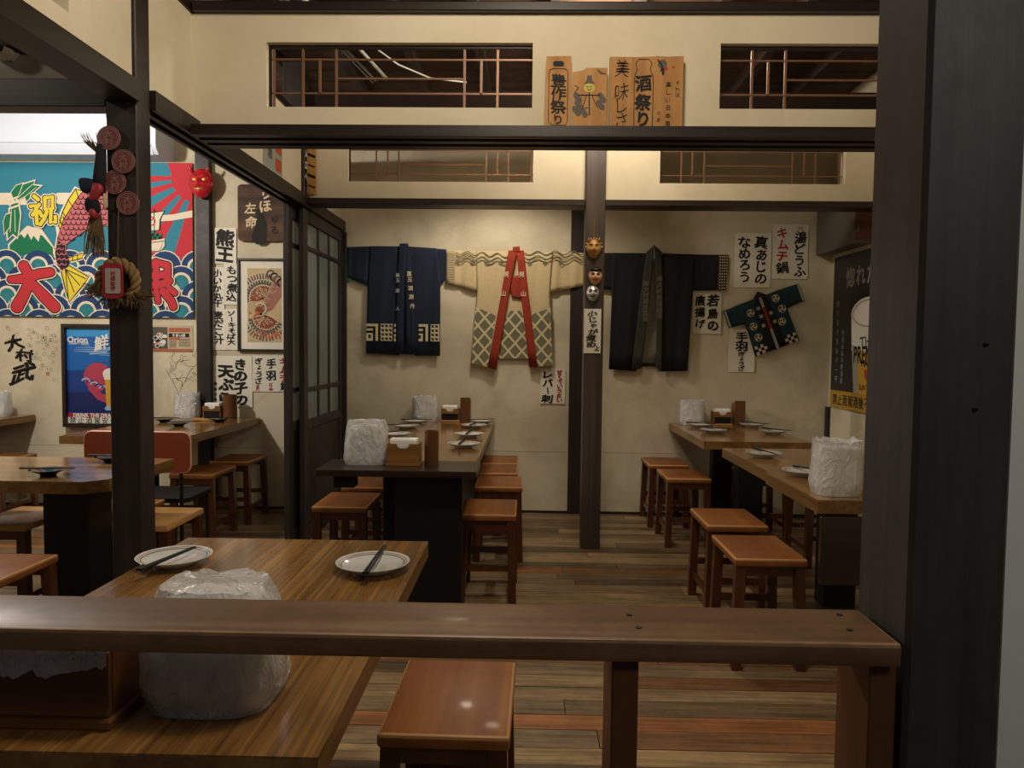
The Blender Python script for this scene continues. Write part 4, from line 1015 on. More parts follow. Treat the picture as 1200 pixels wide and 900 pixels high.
def knot(pts, l):
    cx = sum(p[0] for p in pts) / len(pts); cy = sum(p[1] for p in pts) / len(pts)
    ik.poly([(cx + (p[0] - cx) * 1.22, cy + (p[1] - cy) * 1.16) for p in pts], 0, l); ik.poly(pts, 5, l + 1)
knot([(17, 40), (24, 28), (42, 22), (40, 27), (49, 28), (42, 34), (36, 42), (32, 46), (30, 40), (22, 44)], Lf)
knot([(14, 48), (22, 48), (24, 62), (22, 78), (20, 88), (15, 84), (9, 90), (8, 74)], Lf)
knot([(7, 62), (13, 60), (11, 76), (5, 84), (4, 70)], Lf + 1); knot([(14, 36), (20, 28), (28, 25), (24, 36), (18, 46)], Lf + 2)
for t in (42, 47, 52): ik.stroke([(11, t + 3), (22, t - 1)], 2.2, 0, Lf + 4)
for a, b in (((22, 42), (40, 26)), ((26, 44), (44, 30)), ((14, 56), (12, 82)), ((18, 56), (18, 82))): ik.stroke([a, b], .7, 0, Lf + 4)
ik.build('green_bundle_print', FM, r)
ik = panel()                                                    # sea bream (head towards the post)
body = [(98, 36), (88, 50), (76, 68), (69, 88), (66, 106), (68, 120), (74, 126), (81, 122), (82, 112), (78, 104), (79, 96), (86, 90), (98, 82), (112, 74), (128, 74), (146, 72), (160, 60), (166, 44), (158, 28), (140, 20), (118, 24)]
out = lambda pts, g: [(p[0] + g * (1 if p[0] > 98 else -1), p[1] + g * (1 if p[1] > 74 else -1) * .6) for p in pts]
ik.poly([(70, 128), (83, 119), (108, 134), (100, 146), (92, 154), (80, 168), (75, 150)], 0, Lf)
ik.poly([(72, 128), (82, 121), (105, 134), (98, 144), (90, 153), (81, 164), (77, 150)], 4, Lf + 1)
for t in (0, 1, 2, 3): ik.stroke([(77, 125), (80 + 7 * t, 160 - 8 * t)], 1.1, 7, Lf + 2)
ik.stroke([(72, 128), (77, 150), (81, 164), (90, 153), (98, 144), (105, 134), (82, 121)], 1.3, 7, Lf + 2)
ik.poly([(98, 32), (90, 28), (78, 46), (72, 58), (66, 74), (68, 90), (74, 72), (84, 54)], 0, Lf)
ik.poly([(97, 33), (91, 31), (82, 44), (75, 58), (70, 74), (72, 78), (78, 66), (88, 50)], 4, Lf + 1)
ik.stroke([(97, 33), (91, 31), (82, 44), (75, 58), (70, 74), (72, 80)], 1.2, 7, Lf + 2)
for a, b in (((91, 31), (94, 40)), ((82, 44), (87, 52)), ((75, 58), (80, 66))): ik.stroke([a, b], 1, 7, Lf + 2)
ik.poly([(78, 112), (84, 110), (98, 104), (102, 108), (98, 114), (84, 118)], 0, Lf); ik.poly([(80, 112), (98, 106), (98, 112), (82, 116)], 4, Lf + 1)
for t in (86, 92): ik.stroke([(t, 109), (t, 115)], 1, 7, Lf + 2)
ik.stroke([(80, 112), (98, 106), (98, 112), (82, 116)], 1.1, 7, Lf + 2, closed=True)
ik.poly(out(body, 2.6), 0, Lf + 1); ik.poly(out(body, .9), 7, Lf + 2); ik.poly(body, 6, Lf + 3)
ik.poly([(66, 106), (69, 92), (78, 96), (77, 104), (82, 112), (81, 122), (74, 126), (68, 120)], 7, Lf + 4)
import itertools
def inside(p, poly):
    c = False; j = len(poly) - 1
    for i in range(len(poly)):
        a, b = poly[i], poly[j]
        if (a[1] > p[1]) != (b[1] > p[1]) and p[0] < (b[0] - a[0]) * (p[1] - a[1]) / (b[1] - a[1]) + a[0]: c = not c
        j = i
    return c
for iy in range(0, 18):
    for ix in range(0, 18):
        p = (64 + ix * 6 + (iy % 2) * 3, 22 + iy * 6)
        if inside(p, body) and p[0] < 128:
            small = p[1] > 88
            ik.arc(p, 3.3 if not small else 2.4, .1, PI + .2, 1.2, 7 if not small else 6, Lf + 5, 6)
ik.arc((134, 46), 24, PI * .75, PI * 1.3, 1.4, 7, Lf + 5); ik.disc((147, 40), 5, 0, Lf + 5); ik.disc((147, 40), 2.6, 7, Lf + 6)
ik.stroke([(166, 46), (154, 56)], 1.4, 7, Lf + 5)
ik.build('fish_print', FM, r)
ik = panel()                                                    # treasure ship
ik.poly([(174, 92), (196, 88), (196, 97), (190, 104), (174, 104)], 0, Lf); ik.stroke([(174, 94), (195, 91), (190, 103), (174, 103)], 1, 7, Lf + 1)
for q in range(14): ik.disc((174 + (q % 7) * 2.8, 84 + (q // 7) * 3.2), 2.1, (5, 7)[q % 2], Lf + 1, 8)
ik.poly([(170, 60), (196, 56), (191, 66), (190, 78), (170, 80)], 0, Lf); ik.stroke([(170, 60), (196, 56), (191, 66), (190, 78)], 1, 7, Lf + 1); ik.stroke([(184, 54), (184, 84)], 1, 7, Lf + 1)
ik.ring((180, 68), 5, 1.3, 3, Lf + 2, 16); ik.stroke([(177, 70), (183, 65)], 1.4, 3, Lf + 2)
ik.build('ship_print', FM, r)
ik = panel()                                                    # big characters
def bigchar(strokes, ws, cols, l):
    for g, mi, dl in ((5.0, 0, 0), (2.4, 7, 1), (0, cols, 2)):
        for st, w_ in zip(strokes, ws): ik.fat(st, [q + g for q in w_] if isinstance(w_, list) else w_ + g, mi, l + dl)
Lg = 30
bigchar([[(12, 138), (28, 137), (46, 131), (60, 129)], [(28, 122), (34, 132), (32, 146), (26, 158), (19, 170)], [(38, 143), (50, 156), (64, 170)]], [[8, 11, 11, 10], [12, 12, 12, 13, 14], [10, 13, 13]], 3, Lg)
ik.build('character_print', FM, r); ik = panel()
bigchar([[(176, 122), (186, 116), (200, 120)], [(172, 132), (186, 132), (200, 130)], [(176, 144), (188, 143), (202, 138)], [(186, 120), (186, 146)], [(200, 124), (199, 142)], [(174, 120), (173, 146)], [(178, 152), (172, 166)], [(186, 151), (188, 162)], [(194, 150), (204, 162), (206, 168)], [(202, 147), (208, 152)]], [8, 8, 8, 7, 8, 8, 9, 7, 9, 7], 3, Lg)
bigchar([[(148, 124), (156, 130)], [(144, 138), (153, 142)], [(146, 168), (156, 150)]], [9, 9, 9], 3, Lg)
ik.build('character_print', FM, r); ik = panel()
bigchar([[(42, 40), (47, 44)], [(38, 52), (48, 50), (40, 62)], [(44, 52), (45, 72)], [(48, 58), (51, 63)], [(55, 42), (64, 41), (64, 54), (55, 55), (55, 42)], [(57, 58), (54, 66), (49, 73)], [(62, 57), (61, 70), (67, 70), (67, 64)]], [4.5] * 7, 4, Lg)
ik.build('character_print', FM, r)

# tengu style red mask on the wall post
def face_mask(name, label, X, Y, Z, w, h, d, mat, seed, horns=False, hair=None, group=None):
    r = root(name, label, 'mask', (X, Y, Z), group)
    vs = []; fs = []; nu, nv = 18, 22
    g = lambda a, b, s1, s2=None: math.exp(-(a * a) / (s1 * s1) - (b * b) / ((s2 or s1) ** 2))
    for i in range(nv + 1):
        t = -1 + 2 * i / nv
        for j in range(nu + 1):
            u = -1 + 2 * j / nu; wd = math.sqrt(max(0, 1 - (t * .98) ** 2)) * (1 - .16 * max(0, -t))
            x = u * wd; dep = math.sqrt(max(0, 1 - (u * .97) ** 2)) * math.sqrt(max(0, 1 - (t * .94) ** 2))
            dep += .55 * g(x, t + .05, .17, .26) + .25 * g(abs(x) - .42, t + .12, .24) + .22 * g(abs(x) - .36, t - .42, .28, .12) + .2 * g(x, t + .62, .3, .16)
            dep -= .28 * g(abs(x) - .38, t - .2, .17, .10) + .22 * g(x, t + .42, .34, .07)
            vs.append((X + x * w / 2, Y - dep * d, Z + t * h / 2))
    for i in range(nv):
        for j in range(nu): a = i * (nu + 1) + j; fs.append((a, a + 1, a + nu + 2, a + nu + 1))
    mb = MB(); mb.add(vs, fs); fc = mb.build('face', mat, r, smooth=True)
    for s_ in (-1, 1):
        MB().lathe([(0, -.06 * h), (.05 * h, -.03 * h), (.05 * h, .03 * h), (0, .06 * h)], 10, (X + s_ * w * .19, Y - d * .84, Z + h * .10), sx=1.4, sy=.5).build('eye', 'gold' if horns else 'black', fc, smooth=True)
        MB().tube([(X + s_ * w * .08, Y - d * 1.0, Z + h * .18), (X + s_ * w * .2, Y - d * 1.08, Z + h * .24), (X + s_ * w * .33, Y - d * .75, Z + h * .20)], [h * .02, h * .035, h * .015], 6).build('brow', 'black' if not horns else mat, fc, smooth=True)
        if horns: MB().tube([(X + s_ * w * .28, Y - d * .6, Z + h * .36), (X + s_ * w * .36, Y - d * .7, Z + h * .47), (X + s_ * w * .34, Y - d * .9, Z + h * .56)], [h * .06, h * .045, .001], 8).build('horn', hair or 'gold', r, smooth=True)
    MB().tube([(X - w * .2, Y - d * .86, Z - h * .20), (X, Y - d * 1.06, Z - h * .235), (X + w * .2, Y - d * .86, Z - h * .20)], [h * .02, h * .04, h * .02], 6).build('mouth', 'redink' if mat != 'mask_red' else 'gold', fc, smooth=True)
    return r
X_, Z_ = (-2.486, 2.504)
face_mask('carved_mask', 'glossy red scowling mask hung on the left wall post', X_, 5.655, Z_, .19, .22, .06, 'mask_red', 1, True, 'mask_red')
X_, Z_ = (0.409, 1.913)
m1 = face_mask('carved_mask', 'topmost small mask on the central post, horned and gold', X_, 4.717, Z_, .095, .12, .035, 'mask_gold', 2, True, 'gold')
MB().tube([(X_, 4.712, Z_ + .03), (X_ + .003, 4.714, Z_ + .19)], .0018, 6).build('hanging_cord', 'rope', m1)
for k in range(9):
    a = PI * (k + .5) / 9; MB().tube([(X_ + .046 * math.cos(a), 4.712, Z_ + .058 * math.sin(a) * (1.02) - .004), (X_ + .055 * math.cos(a), 4.695, Z_ + .067 * math.sin(a))], [.008, .004], 6).build('mane_curl', 'gold' if k % 2 else 'mask_skin', m1, smooth=True)
X_, Z_ = (0.422, 1.738)
m2 = face_mask('carved_mask', 'middle small mask on the central post, smiling with black cap', X_, 4.717, Z_, .085, .10, .03, 'mask_skin', 3)
MB().lathe([(.036, 0), (.033, .012), (.018, .022), (0, .025)], 14, (X_ + .003, 4.706, Z_ + .034), sy=.5).build('cap', 'black', m2, smooth=True)
X_, Z_ = (0.408, 1.637)
m3 = face_mask('carved_mask', 'lowest small mask on the central post, silver grey', X_, 4.717, Z_ - .003, .082, .098, .03, 'mask_grey', 4)
for o in m3.children_recursive:
    if o.name.startswith('mouth'): o.data.materials[0] = M['feather1']

# ---- ornaments on the left post
PY = 2.7145
for k, (px_, lb) in enumerate((((-1.523, 2.03), 'topmost round brown medallion on the left post'), ((-1.474, 1.948), 'second round brown medallion from the top on the left post'),
        ((-1.51, 1.874), 'third round brown medallion from the top on the left post'), ((-1.464, 1.8), 'lowest round brown medallion on the left post'))):
    X_, Z_ = px_; yo = PY - .004 - .0045 * (3 - k)
    r = root('medallion', lb, 'medallion', (X_, yo, Z_), 'brown medallions on the left post')
    def disc_y(r0, y0, y1, n=32): return MB().prism([(X_ + r0 * math.cos(2 * PI * i / n), Z_ + r0 * math.sin(2 * PI * i / n)) for i in range(n)], 'Y', y0, y1)
    disc_y(.0435, yo - .002, yo + .002).build('disc', 'medal', r); dk = r.children[0]
    for q in (.041, .034): MB().tube([(X_ + q * math.cos(2 * PI * i / 32), yo - .002, Z_ + q * math.sin(2 * PI * i / 32)) for i in range(32)], .0013, 5, closed=True).build('rim', 'medalrim', dk, smooth=True)
    ik = Ink((X_, yo - .002, Z_), UX, DZ, NY, base=.0006); ik.column('大村', 0, -.028, .028, .034, 0, 1, .01); ik.build('lettering', ['medalrim'], dk)
# straw broom with cloth bow
X_, Z_ = (-1.578, 1.807)
r = root('straw_ornament', 'straw hanging with navy and red cloth on the left post edge', 'ornament', (X_, 2.71, Z_))
MB().tube([(X_ + .022, 2.705, Z_ + .20), (X_ + .018, 2.70, Z_ + .10), (X_ + .012, 2.70, Z_ + .02)], [.016, .022, .024], 10).build('stem', 'blackcloth', r, smooth=True)
random.seed(8)
mb = MB()
for k in range(16):
    a = random.uniform(-.055, .01); mb.tube([(X_ + .012, 2.70, Z_ + .17), (X_ + .008 + a * .6, 2.70 + random.uniform(-.01, .01), Z_ + .20), (X_ + .012 + a, 2.69 + random.uniform(-.015, .01), Z_ + .205 + random.uniform(-.005, .035))], [.003, .0022, .001], 4)
mb.build('twigs', 'straw', r, kind='stuff')
mb = MB()
for k in range(60):
    u = random.uniform(-.035, .04); mb.tube([(X_ + u * .5, 2.70, Z_ - .05), (X_ + u * .9 - .004, 2.695 + random.uniform(-.01, .01), Z_ - .13), (X_ + u * 1.05 - .006, 2.695 + random.uniform(-.012, .012), Z_ - .19 - random.uniform(0, .02))], [.0022, .0018, .0012], 4)
mb.build('straw_fringe', 'straw', r, kind='stuff')
def bow(nm, pts, dep, mat):
    n = len(pts); cx = sum(p[0] for p in pts) / n; cz = sum(p[1] for p in pts) / n
    mb = MB(); ring0 = [(X_ + p[0], 2.704, Z_ + p[1]) for p in pts]; ring1 = [(X_ + p[0], 2.704 - dep * .7, Z_ + p[1]) for p in pts]; ring2 = [(X_ + cx + (p[0] - cx) * .6, 2.704 - dep, Z_ + cz + (p[1] - cz) * .6) for p in pts]
    fs = [tuple(range(n))] + [(a * n + i, a * n + (i + 1) % n, (a + 1) * n + (i + 1) % n, (a + 1) * n + i) for a in (0, 1) for i in range(n)] + [tuple(range(2 * n, 3 * n))]
    mb.add(ring0 + ring1 + ring2, fs); o = mb.build(nm, mat, r, smooth=True); sm = o.modifiers.new('soft', 'SUBSURF'); sm.levels = 2; sm.render_levels = 2
bow('navy_cloth', [(-.058, .075), (-.045, .082), (.0, .078), (.012, .06), (.005, .03), (-.03, .018), (-.05, .03)], .03, 'navy')
bow('red_cloth', [(.0, .07), (.035, .062), (.04, .03), (.015, .0), (-.01, -.02), (-.02, .0), (-.005, .03)], .034, 'redtag')
bow('dark_knot', [(-.035, .01), (.0, .02), (.02, .0), (.03, -.04), (.01, -.06), (-.02, -.055), (-.035, -.03)], .03, 'blackcloth')
bow('red_tail', [(-.015, -.03), (.01, -.025), (.02, -.06), (.005, -.075), (-.015, -.065)], .036, 'redtag')
bow('cream_edge', [(.03, .03), (.042, .03), (.046, -.03), (.036, -.04)], .02, 'cream')
MB().tube([(X_ + .07, 2.7, Z_ - .04), (X_ + .045, 2.70, Z_ - .03), (X_ + .03, 2.70, Z_ - .015)], .004, 6).build('black_tie', 'black', r)
# straw rope wreath with a red tag
X_, Z_ = (-1.496, 1.512)
r = root('straw_wreath', 'twisted straw rope wreath with red tag hanging on the left post', 'wreath', (X_, 2.71, Z_))
RW = .066
for st in range(3):
    pts = []; rr = []
    for i in range(73):
        a = math.radians(-55 + 290 * i / 72); tw = a * 5 + st * 2 * PI / 3; th = .013 * (1 - .35 * abs(i - 36) / 36)
        q = RW + th * math.cos(tw); pts.append((X_ + q * math.cos(a), 2.692 + th * math.sin(tw), Z_ + q * math.sin(a))); rr.append(th * .95)
    MB().tube(pts, rr, 8).build('rope_strand', 'rope', r, smooth=True)
random.seed(3); mb = MB()
for k in range(190):
    sd_ = -1 if k % 2 else 1
    a = math.radians(200 if sd_ < 0 else -20); p0 = (X_ + RW * .95 * math.cos(a) * random.uniform(.7, 1.05), 2.692 + random.uniform(-.012, .012), Z_ - .02 + random.uniform(-.02, .02) - (.02 if sd_ > 0 else 0))
    if sd_ < 0: e = (X_ - .115 + random.uniform(-.01, .05), 2.69 + random.uniform(-.02, .01), Z_ - .005 - random.uniform(0, .06))
    else: e = (X_ + random.uniform(.03, .14), 2.685 + random.uniform(-.02, .02), Z_ - .055 - random.uniform(-.01, .035))
    mb.tube([p0, tuple((p0[i] + e[i]) / 2 + random.uniform(-.006, .006) for i in range(3)), e], [.0018, .0016, .0009], 4)
for k in range(60):
    u = random.uniform(-.07, .08); mb.tube([(X_ + u * .8, 2.69, Z_ - .06), (X_ + u + random.uniform(-.02, .02), 2.68 + random.uniform(-.01, .01), Z_ - .075 - random.uniform(0, .025))], [.0018, .001], 4)
mb.build('straw_tufts', 'straw', r, kind='stuff')
MB().prism(rrect(X_ - .036, X_ + .034, Z_ - .062, Z_ + .064, .016), 'Y', 2.655, 2.668).build('red_tag', 'redtag', r)
MB().prism(rrect(X_ - .024, X_ + .030, Z_ - .045, Z_ + .045, .006), 'Y', 2.652, 2.6549).build('tag_label', 'taglabel', r); tl = r.children[-1]
ik = Ink((X_, 2.652, Z_), UX, DZ, NY, base=.0004); ik.column('祈福', .004, -.035, .0, .02, 0, 1); ik.column('御守', .004, .002, .035, .02, 0, 1); ik.build('lettering', ['redtag'], tl)
MB().tube([(X_ - .004, 2.70, Z_ + .075), (X_ - .002, 2.708, Z_ + .27)], .0018, 6).build('hanging_cord', 'straw', r)
MB().lathe([(0, -.008), (.006, -.004), (.006, .004), (0, .008)], 8, (X_ - .004, 2.70, Z_ + .085)).build('knot', 'straw', r, smooth=True)

# ---- wooden placards standing on the lintel
def placard(name_label, rc, top, draw, yf=3.155, inks=('ink', 'strawface', 'feather1', 'redink')):
    x0, z0, x1, z1 = rc; z1 = 2.1965
    r = root('wooden_placard', name_label, 'placard', ((x0 + x1) / 2, yf, z1), 'wooden placards on the lintel')
    w, h = x1 - x0, z0 - z1
    pts = [(x0, z1), (x1, z1)] + [(x0 + w * u, z0 + h * dv) for u, dv in top]
    MB().prism(pts, 'Y', yf, yf + .018).build('board', 'placard', r); bd = r.children[0]
    ik = Ink((x0, yf, z0), UX, DZ, NY); draw(ik, w, h); ik.build('lettering', list(inks), bd, kind='stuff' if draw is d5 else None)
def d1(ik, w, h):
    ik.poly([(w * .34, h * .14), (w * .30, h * .10), (w * .36, h * .07), (w * .66, h * .07), (w * .74, h * .10), (w * .70, h * .14)], 0, 1)
    ik.stroke([(w * .16, h * .22), (w * .2, h * .185), (w * .32, h * .17), (w * .7, h * .17), (w * .84, h * .185), (w * .88, h * .22), (w * .88, h * .88), (w * .8, h * .93), (w * .28, h * .93), (w * .16, h * .88)], .003, 0, 1, closed=True)
    ik.rect(w * .30, h * .935, w * .76, h * .975, 0, 1)
    for c, v in zip('豊作祭り', (.33, .51, .69, .85)): ik.text(c, (w * .52, h * v), w * (.62 if v < .8 else .46), 0, 2, .022, 0, 1, .85, .04)
def d2(ik, w, h):
    cx, cy = w * .48, h * .32
    ik.poly([(cx - .022, cy - .018), (cx - .012, cy - .03), (cx - .010, cy - .05), (cx + .010, cy - .05), (cx + .012, cy - .03), (cx + .022, cy - .018)], 2, 3)
    ik.disc((cx, cy), .024, 1, 2, 16, .019); ik.stroke([(cx - .01, cy - .004), (cx - .004, cy - .004)], .003, 0, 4); ik.stroke([(cx + .004, cy - .004), (cx + .01, cy - .004)], .003, 0, 4); ik.arc((cx, cy + .002), .008, .3, PI - .3, .0025, 0, 4)
    for u, v in ((-.055, .03), (-.05, .06), (.045, .03), (.04, .06), (-.03, .09), (-.06, .085)): ik.fat([(cx + u, cy + v), (cx + u + .015, cy + v + .02)], .022, 2, 1)
    ik.stroke([(cx - .06, cy - .01), (cx - .045, cy + .0), (cx - .06, cy + .02)], .003, 0, 2)
    ik.stroke([(cx - .045, cy + .03), (cx + .045, cy + .03)], .004, 0, 3); ik.stroke([(cx, cy + .02), (cx + .002, cy + .11)], .005, 0, 3)
    ik.stroke([(cx - .012, cy + .035), (cx - .03, cy + .09), (cx - .005, cy + .08)], .0025, 0, 3); ik.stroke([(cx + .012, cy + .035), (cx + .035, cy + .08)], .0025, 0, 3)
    for k in range(5): ik.stroke([(w * .7 + .006 * k, h * .02 + .004 * k), (w * .8 + .006 * k, h * .10)], .003, 2, 1)
def d3(ik, w, h):
    for c, v in zip('美味しさ', (.16, .47, .66, .86)): ik.text(c, (w * .55, h * v), w * .68, 0, 1, -.005, 0, 1, 1.2, .05)
def d4(ik, w, h):
    ik.stroke([(w * .12, h * .97), (w * .10, h * .34), (w * .14, h * .24), (w * .22, h * .18), (w * .16, h * .09), (w * .3, h * .04), (w * .72, h * .04), (w * .86, h * .09), (w * .78, h * .18), (w * .9, h * .26), (w * .92, h * .34), (w * .92, h * .97)], .003, 0, 1)
    for c, v in zip('酒祭り', (.36, .62, .85)): ik.text(c, (w * .5, h * v), w * .72, 0, 2, .04, 0, 1, 1, .03)
def d5(ik, w, h):
    ik.column('それは', w * .80, h * .32, h * .56, w * .15, 0, 1, .0); ik.column('楽しい日本酒', w * .48, h * .33, h * .95, w * .2, 0, 1, .01); ik.column('の里', w * .16, h * .72, h * .9, w * .15, 0, 1, .0)
    ik.disc((w * .25, h * .11), w * .16, 2, 0, 14); ik.stroke([(w * .1, h * .06), (w * .25, h * .14), (w * .2, h * .2)], .006, 0, 1); ik.stroke([(w * .28, h * .18), (w * .28, h * .24)], .01, 0, 1); ik.disc((w * .38, h * .17), .007, 3, 1); ik.disc((w * .64, h * .15), .005, 3, 1)
placard('tall wooden placard with lantern outline, leftmost on the lintel', (0.059, 2.502, 0.169, 2.208), [(1, 0), (.06, -.005)], d1)
placard('short chipped wooden placard with painted scarecrow', (0.177, 2.454, 0.319, 2.209), [(1, 0), (.38, 0), (.3, -.04), (0, -.07)], d2)
placard('wooden placard with thin brush writing beside the sake jar placard', (0.329, 2.499, 0.421, 2.209), [(1, 0), (0, 0)], d3)
placard('wooden placard with sake jar outline and thick lettering', (0.421, 2.5, 0.517, 2.21), [(1, 0), (0, -.01)], d4, yf=3.153)
placard('wooden placard with small writing, rightmost on the lintel', (0.517, 2.503, 0.634, 2.21), [(1, 0), (.45, -.01), (0, 0)], d5)
# strips on the left partition
r = root('wooden_plank_sign', 'yellow wooden plank sign with black strokes by the lattice doors above the track', 'sign', (-1.40, 4.73, 2.25))
MB().box(-1.423, -1.362, 4.778, 4.792, 2.252, 2.60, 0, .002).build('board', 'lightwood', r)
ik = Ink((-1.423, 4.778, 2.60), UX, DZ, NY)
for k in range(5): ik.stroke([(.012, .03 + .065 * k), (.05, .045 + .065 * k)], .018 if k % 2 else .01, 0, 1)
ik.build('strokes', ['ink'], r)
r = root('paper_strip', 'narrow white lettering strip on the dark post above the lattice doors', 'strip', (-1.424, 4.78, 2.28))
MB().box(-1.4245, -1.4225, 4.745, 4.775, 2.30, 2.56).build('strip', 'black', r)
ik = Ink((-1.4225, 4.76, 2.56), (0, 1, 0), DZ, (1, 0, 0)); ik.column('入口へ', 0, .02, .24, .05, 0, 1, .05); ik.build('lettering', ['foam'], r)
yA, zA = (4.048, 2.277); yB, _ = (4.358, 2.353)
r = root('wall_poster', 'grey and red paper strip on the plaster above the left sliding track', 'poster', (-1.44, (yA + yB) / 2, 2.25))
MB().box(-1.4435, -1.4415, yA, yB, 2.26, 2.58).build('sheet', 'greyprint', r)
ik = Ink((-1.4415, yA, 2.58), (0, 1, 0), DZ, (1, 0, 0)); wq = yB - yA
ik.rect(wq * .62, 0, wq * .95, .2, 0, 0); ik.rect(wq * .62, .23, wq * .95, .3, 0, 0); ik.column('地酒', wq * .32, .05, .28, .07, 1, 1); ik.build('printing', ['orangeink', 'feather1'], r)

# ---- coats hung on the back wall (design units: hundredths of the wall span, about 6.5 mm)
K = 0.00652
def coat(label, px_, n0=.012):
    r = root('happi_coat', label, 'coat', (px_[0], 5.745, px_[1])); r['cx'] = px_[0]; return r
def cloth_panel(r, nm, C, left, right, dep, mat, amp=.006, freq=.35, seed=0.0, thick=.004, tilt=0.0, nu=16, sub=4):
    """woven panel between two edge lines, hanging 'dep' off the wall, with soft vertical folds"""
    L = []; Rr = []
    for P_, Q_ in ((left, L), (right, Rr)):
        for i in range(len(P_) - 1):
            for k in range(sub): t = k / sub; Q_.append((P_[i][0] + (P_[i + 1][0] - P_[i][0]) * t, P_[i][1] + (P_[i + 1][1] - P_[i][1]) * t))
        Q_.append(P_[-1])
    n = len(L) - 1; vs = []; fs = []; ca, sa = math.cos(tilt), math.sin(tilt)
    for i in range(n + 1):
        for j in range(nu + 1):
            t = j / nu; u = L[i][0] + (Rr[i][0] - L[i][0]) * t; v = L[i][1] + (Rr[i][1] - L[i][1]) * t
            g = .35 + .65 * i / n
            y = 5.742 - dep - amp * g * (math.sin(u * freq + seed + .02 * v) + .5 * math.sin(u * freq * 2.3 + seed * 2 + .03 * v))
            vs.append((C[0] + (u * ca + v * sa) * K, y, C[1] - (v * ca - u * sa) * K))
    for i in range(n):
        for j in range(nu): a = i * (nu + 1) + j; fs.append((a, a + 1, a + nu + 2, a + nu + 1))
    mb = MB(); mb.add(vs, fs); o = mb.build(nm, mat, r, smooth=True)
    m_ = o.modifiers.new('thickness', 'SOLIDIFY'); m_.thickness = thick; m_.offset = 1 if False else 0
    return o
def coat_ink(C, dep, tilt=0.0):
    ca, sa = math.cos(tilt), math.sin(tilt)
    return Ink((C[0], 5.742 - dep, C[1]), (ca, 0, sa), (sa, 0, -ca), NY, K, base=.003, step=.0004)

# navy coat
C = (-0.951, 2.045); r = coat('navy coat with white block motifs at the hem, hung on the back wall', C)
cloth_panel(r, 'back_panel', C, [(-30, 3), (-44, 70), (-44, 125)], [(30, 3), (40, 70), (40, 126)], .012, 'navy', .003)
cloth_panel(r, 'sleeve', C, [(-66, 0), (-67, 18), (-66, 36)], [(-36, -1), (-40, 20), (-43, 45)], .026, 'navy', .007, .25, 1)
cloth_panel(r, 'sleeve', C, [(34, 1), (38, 20), (42, 44)], [(49, 2), (49, 20), (48, 38)], .024, 'navy', .004, .3, 2)
cloth_panel(r, 'front_panel', C, [(-40, -1), (-43, 45), (-45, 125)], [(-4, -1), (-5, 50), (-5, 127)], .034, 'navy', .006, .22, 0)
cloth_panel(r, 'front_panel', C, [(4, -1), (8, 50), (13, 127)], [(38, 1), (43, 45), (43, 127)], .034, 'navy', .006, .22, 3)
cloth_panel(r, 'collar_band', C, [(-5, -4), (-8, 40), (-9, 124)], [(2, -4), (1, 40), (-1, 126)], .046, 'navy', .003, .3, 1, .006, nu=6)
cloth_panel(r, 'collar_band', C, [(0, -4), (2, 40), (4, 126)], [(5, -4), (10, 40), (13, 125)], .047, 'navy', .003, .3, 2, .006, nu=6)
ik = coat_ink(C, .053)
for c, v in zip('真玉旅人', (38, 44, 56, 77)): ik.text(c, (-7, v * 1.0 - 5), 5, 1, 2, .03)
for c, v in zip('直玉酒旅丹', (32, 39, 49, 59, 70)): ik.text(c, (6.5 + (v - 32) * .1, v - 1), 6, 0, 2, .03)
ik.build('lapel_lettering', ['creamprint', 'greyprint', 'navy'], r)
for off in (-44, 15):
    ik = coat_ink(C, .053)
    for a in ((0, 0, 14, 3), (11, 3, 14, 20), (0, 5.5, 8, 8), (0, 11, 8, 13), (0, 17, 8, 20), (0, 13, 2.5, 17), (5.5, 13, 8, 17)): 
        if off < 0 or a[2] > 5: ik.rect(off + max(a[0], 0 if off < 0 else 3), 90 + a[1], off + a[2], 90 + a[3], 0, 2)
    x_ = off + 17; e = min(14, 43 - x_ - .5)
    ik.rect(x_, 90, x_ + e, 110, 0, 2)
    for a in range(3):
        for b in range(4):
            if 2.5 + a * 4.6 < e: ik.disc((x_ + 2.5 + a * 4.6, 92.5 + b * 5), 1.6, 2, 3, 8); ik.stroke([(x_ + .6 + a * 4.6, 91 + b * 5), (x_ + min(4.4 + a * 4.6, e), 94 + b * 5)], .7, 2, 3)
    if off < 0:
        for v in (90, 96, 102, 107): ik.rect(x_ + 16, v, x_ + 18, v + 3.5, 0, 2)
    ik.build('hem_print', ['creamprint', 'greyprint', 'navy'], r, kind='stuff')
# green cloth peeping out at its left
r = root('green_cloth', 'dull green cloth hanging between the lattice door and navy coat', 'cloth', (C[0] - .46, 5.74, C[1] - .2))
cloth_panel(r, 'cloth', C, [(-76, -1), (-76, 20), (-76, 44)], [(-65, 0), (-65, 18), (-64, 40)], .014, 'tealgreen', .004, .5, 1, nu=8)

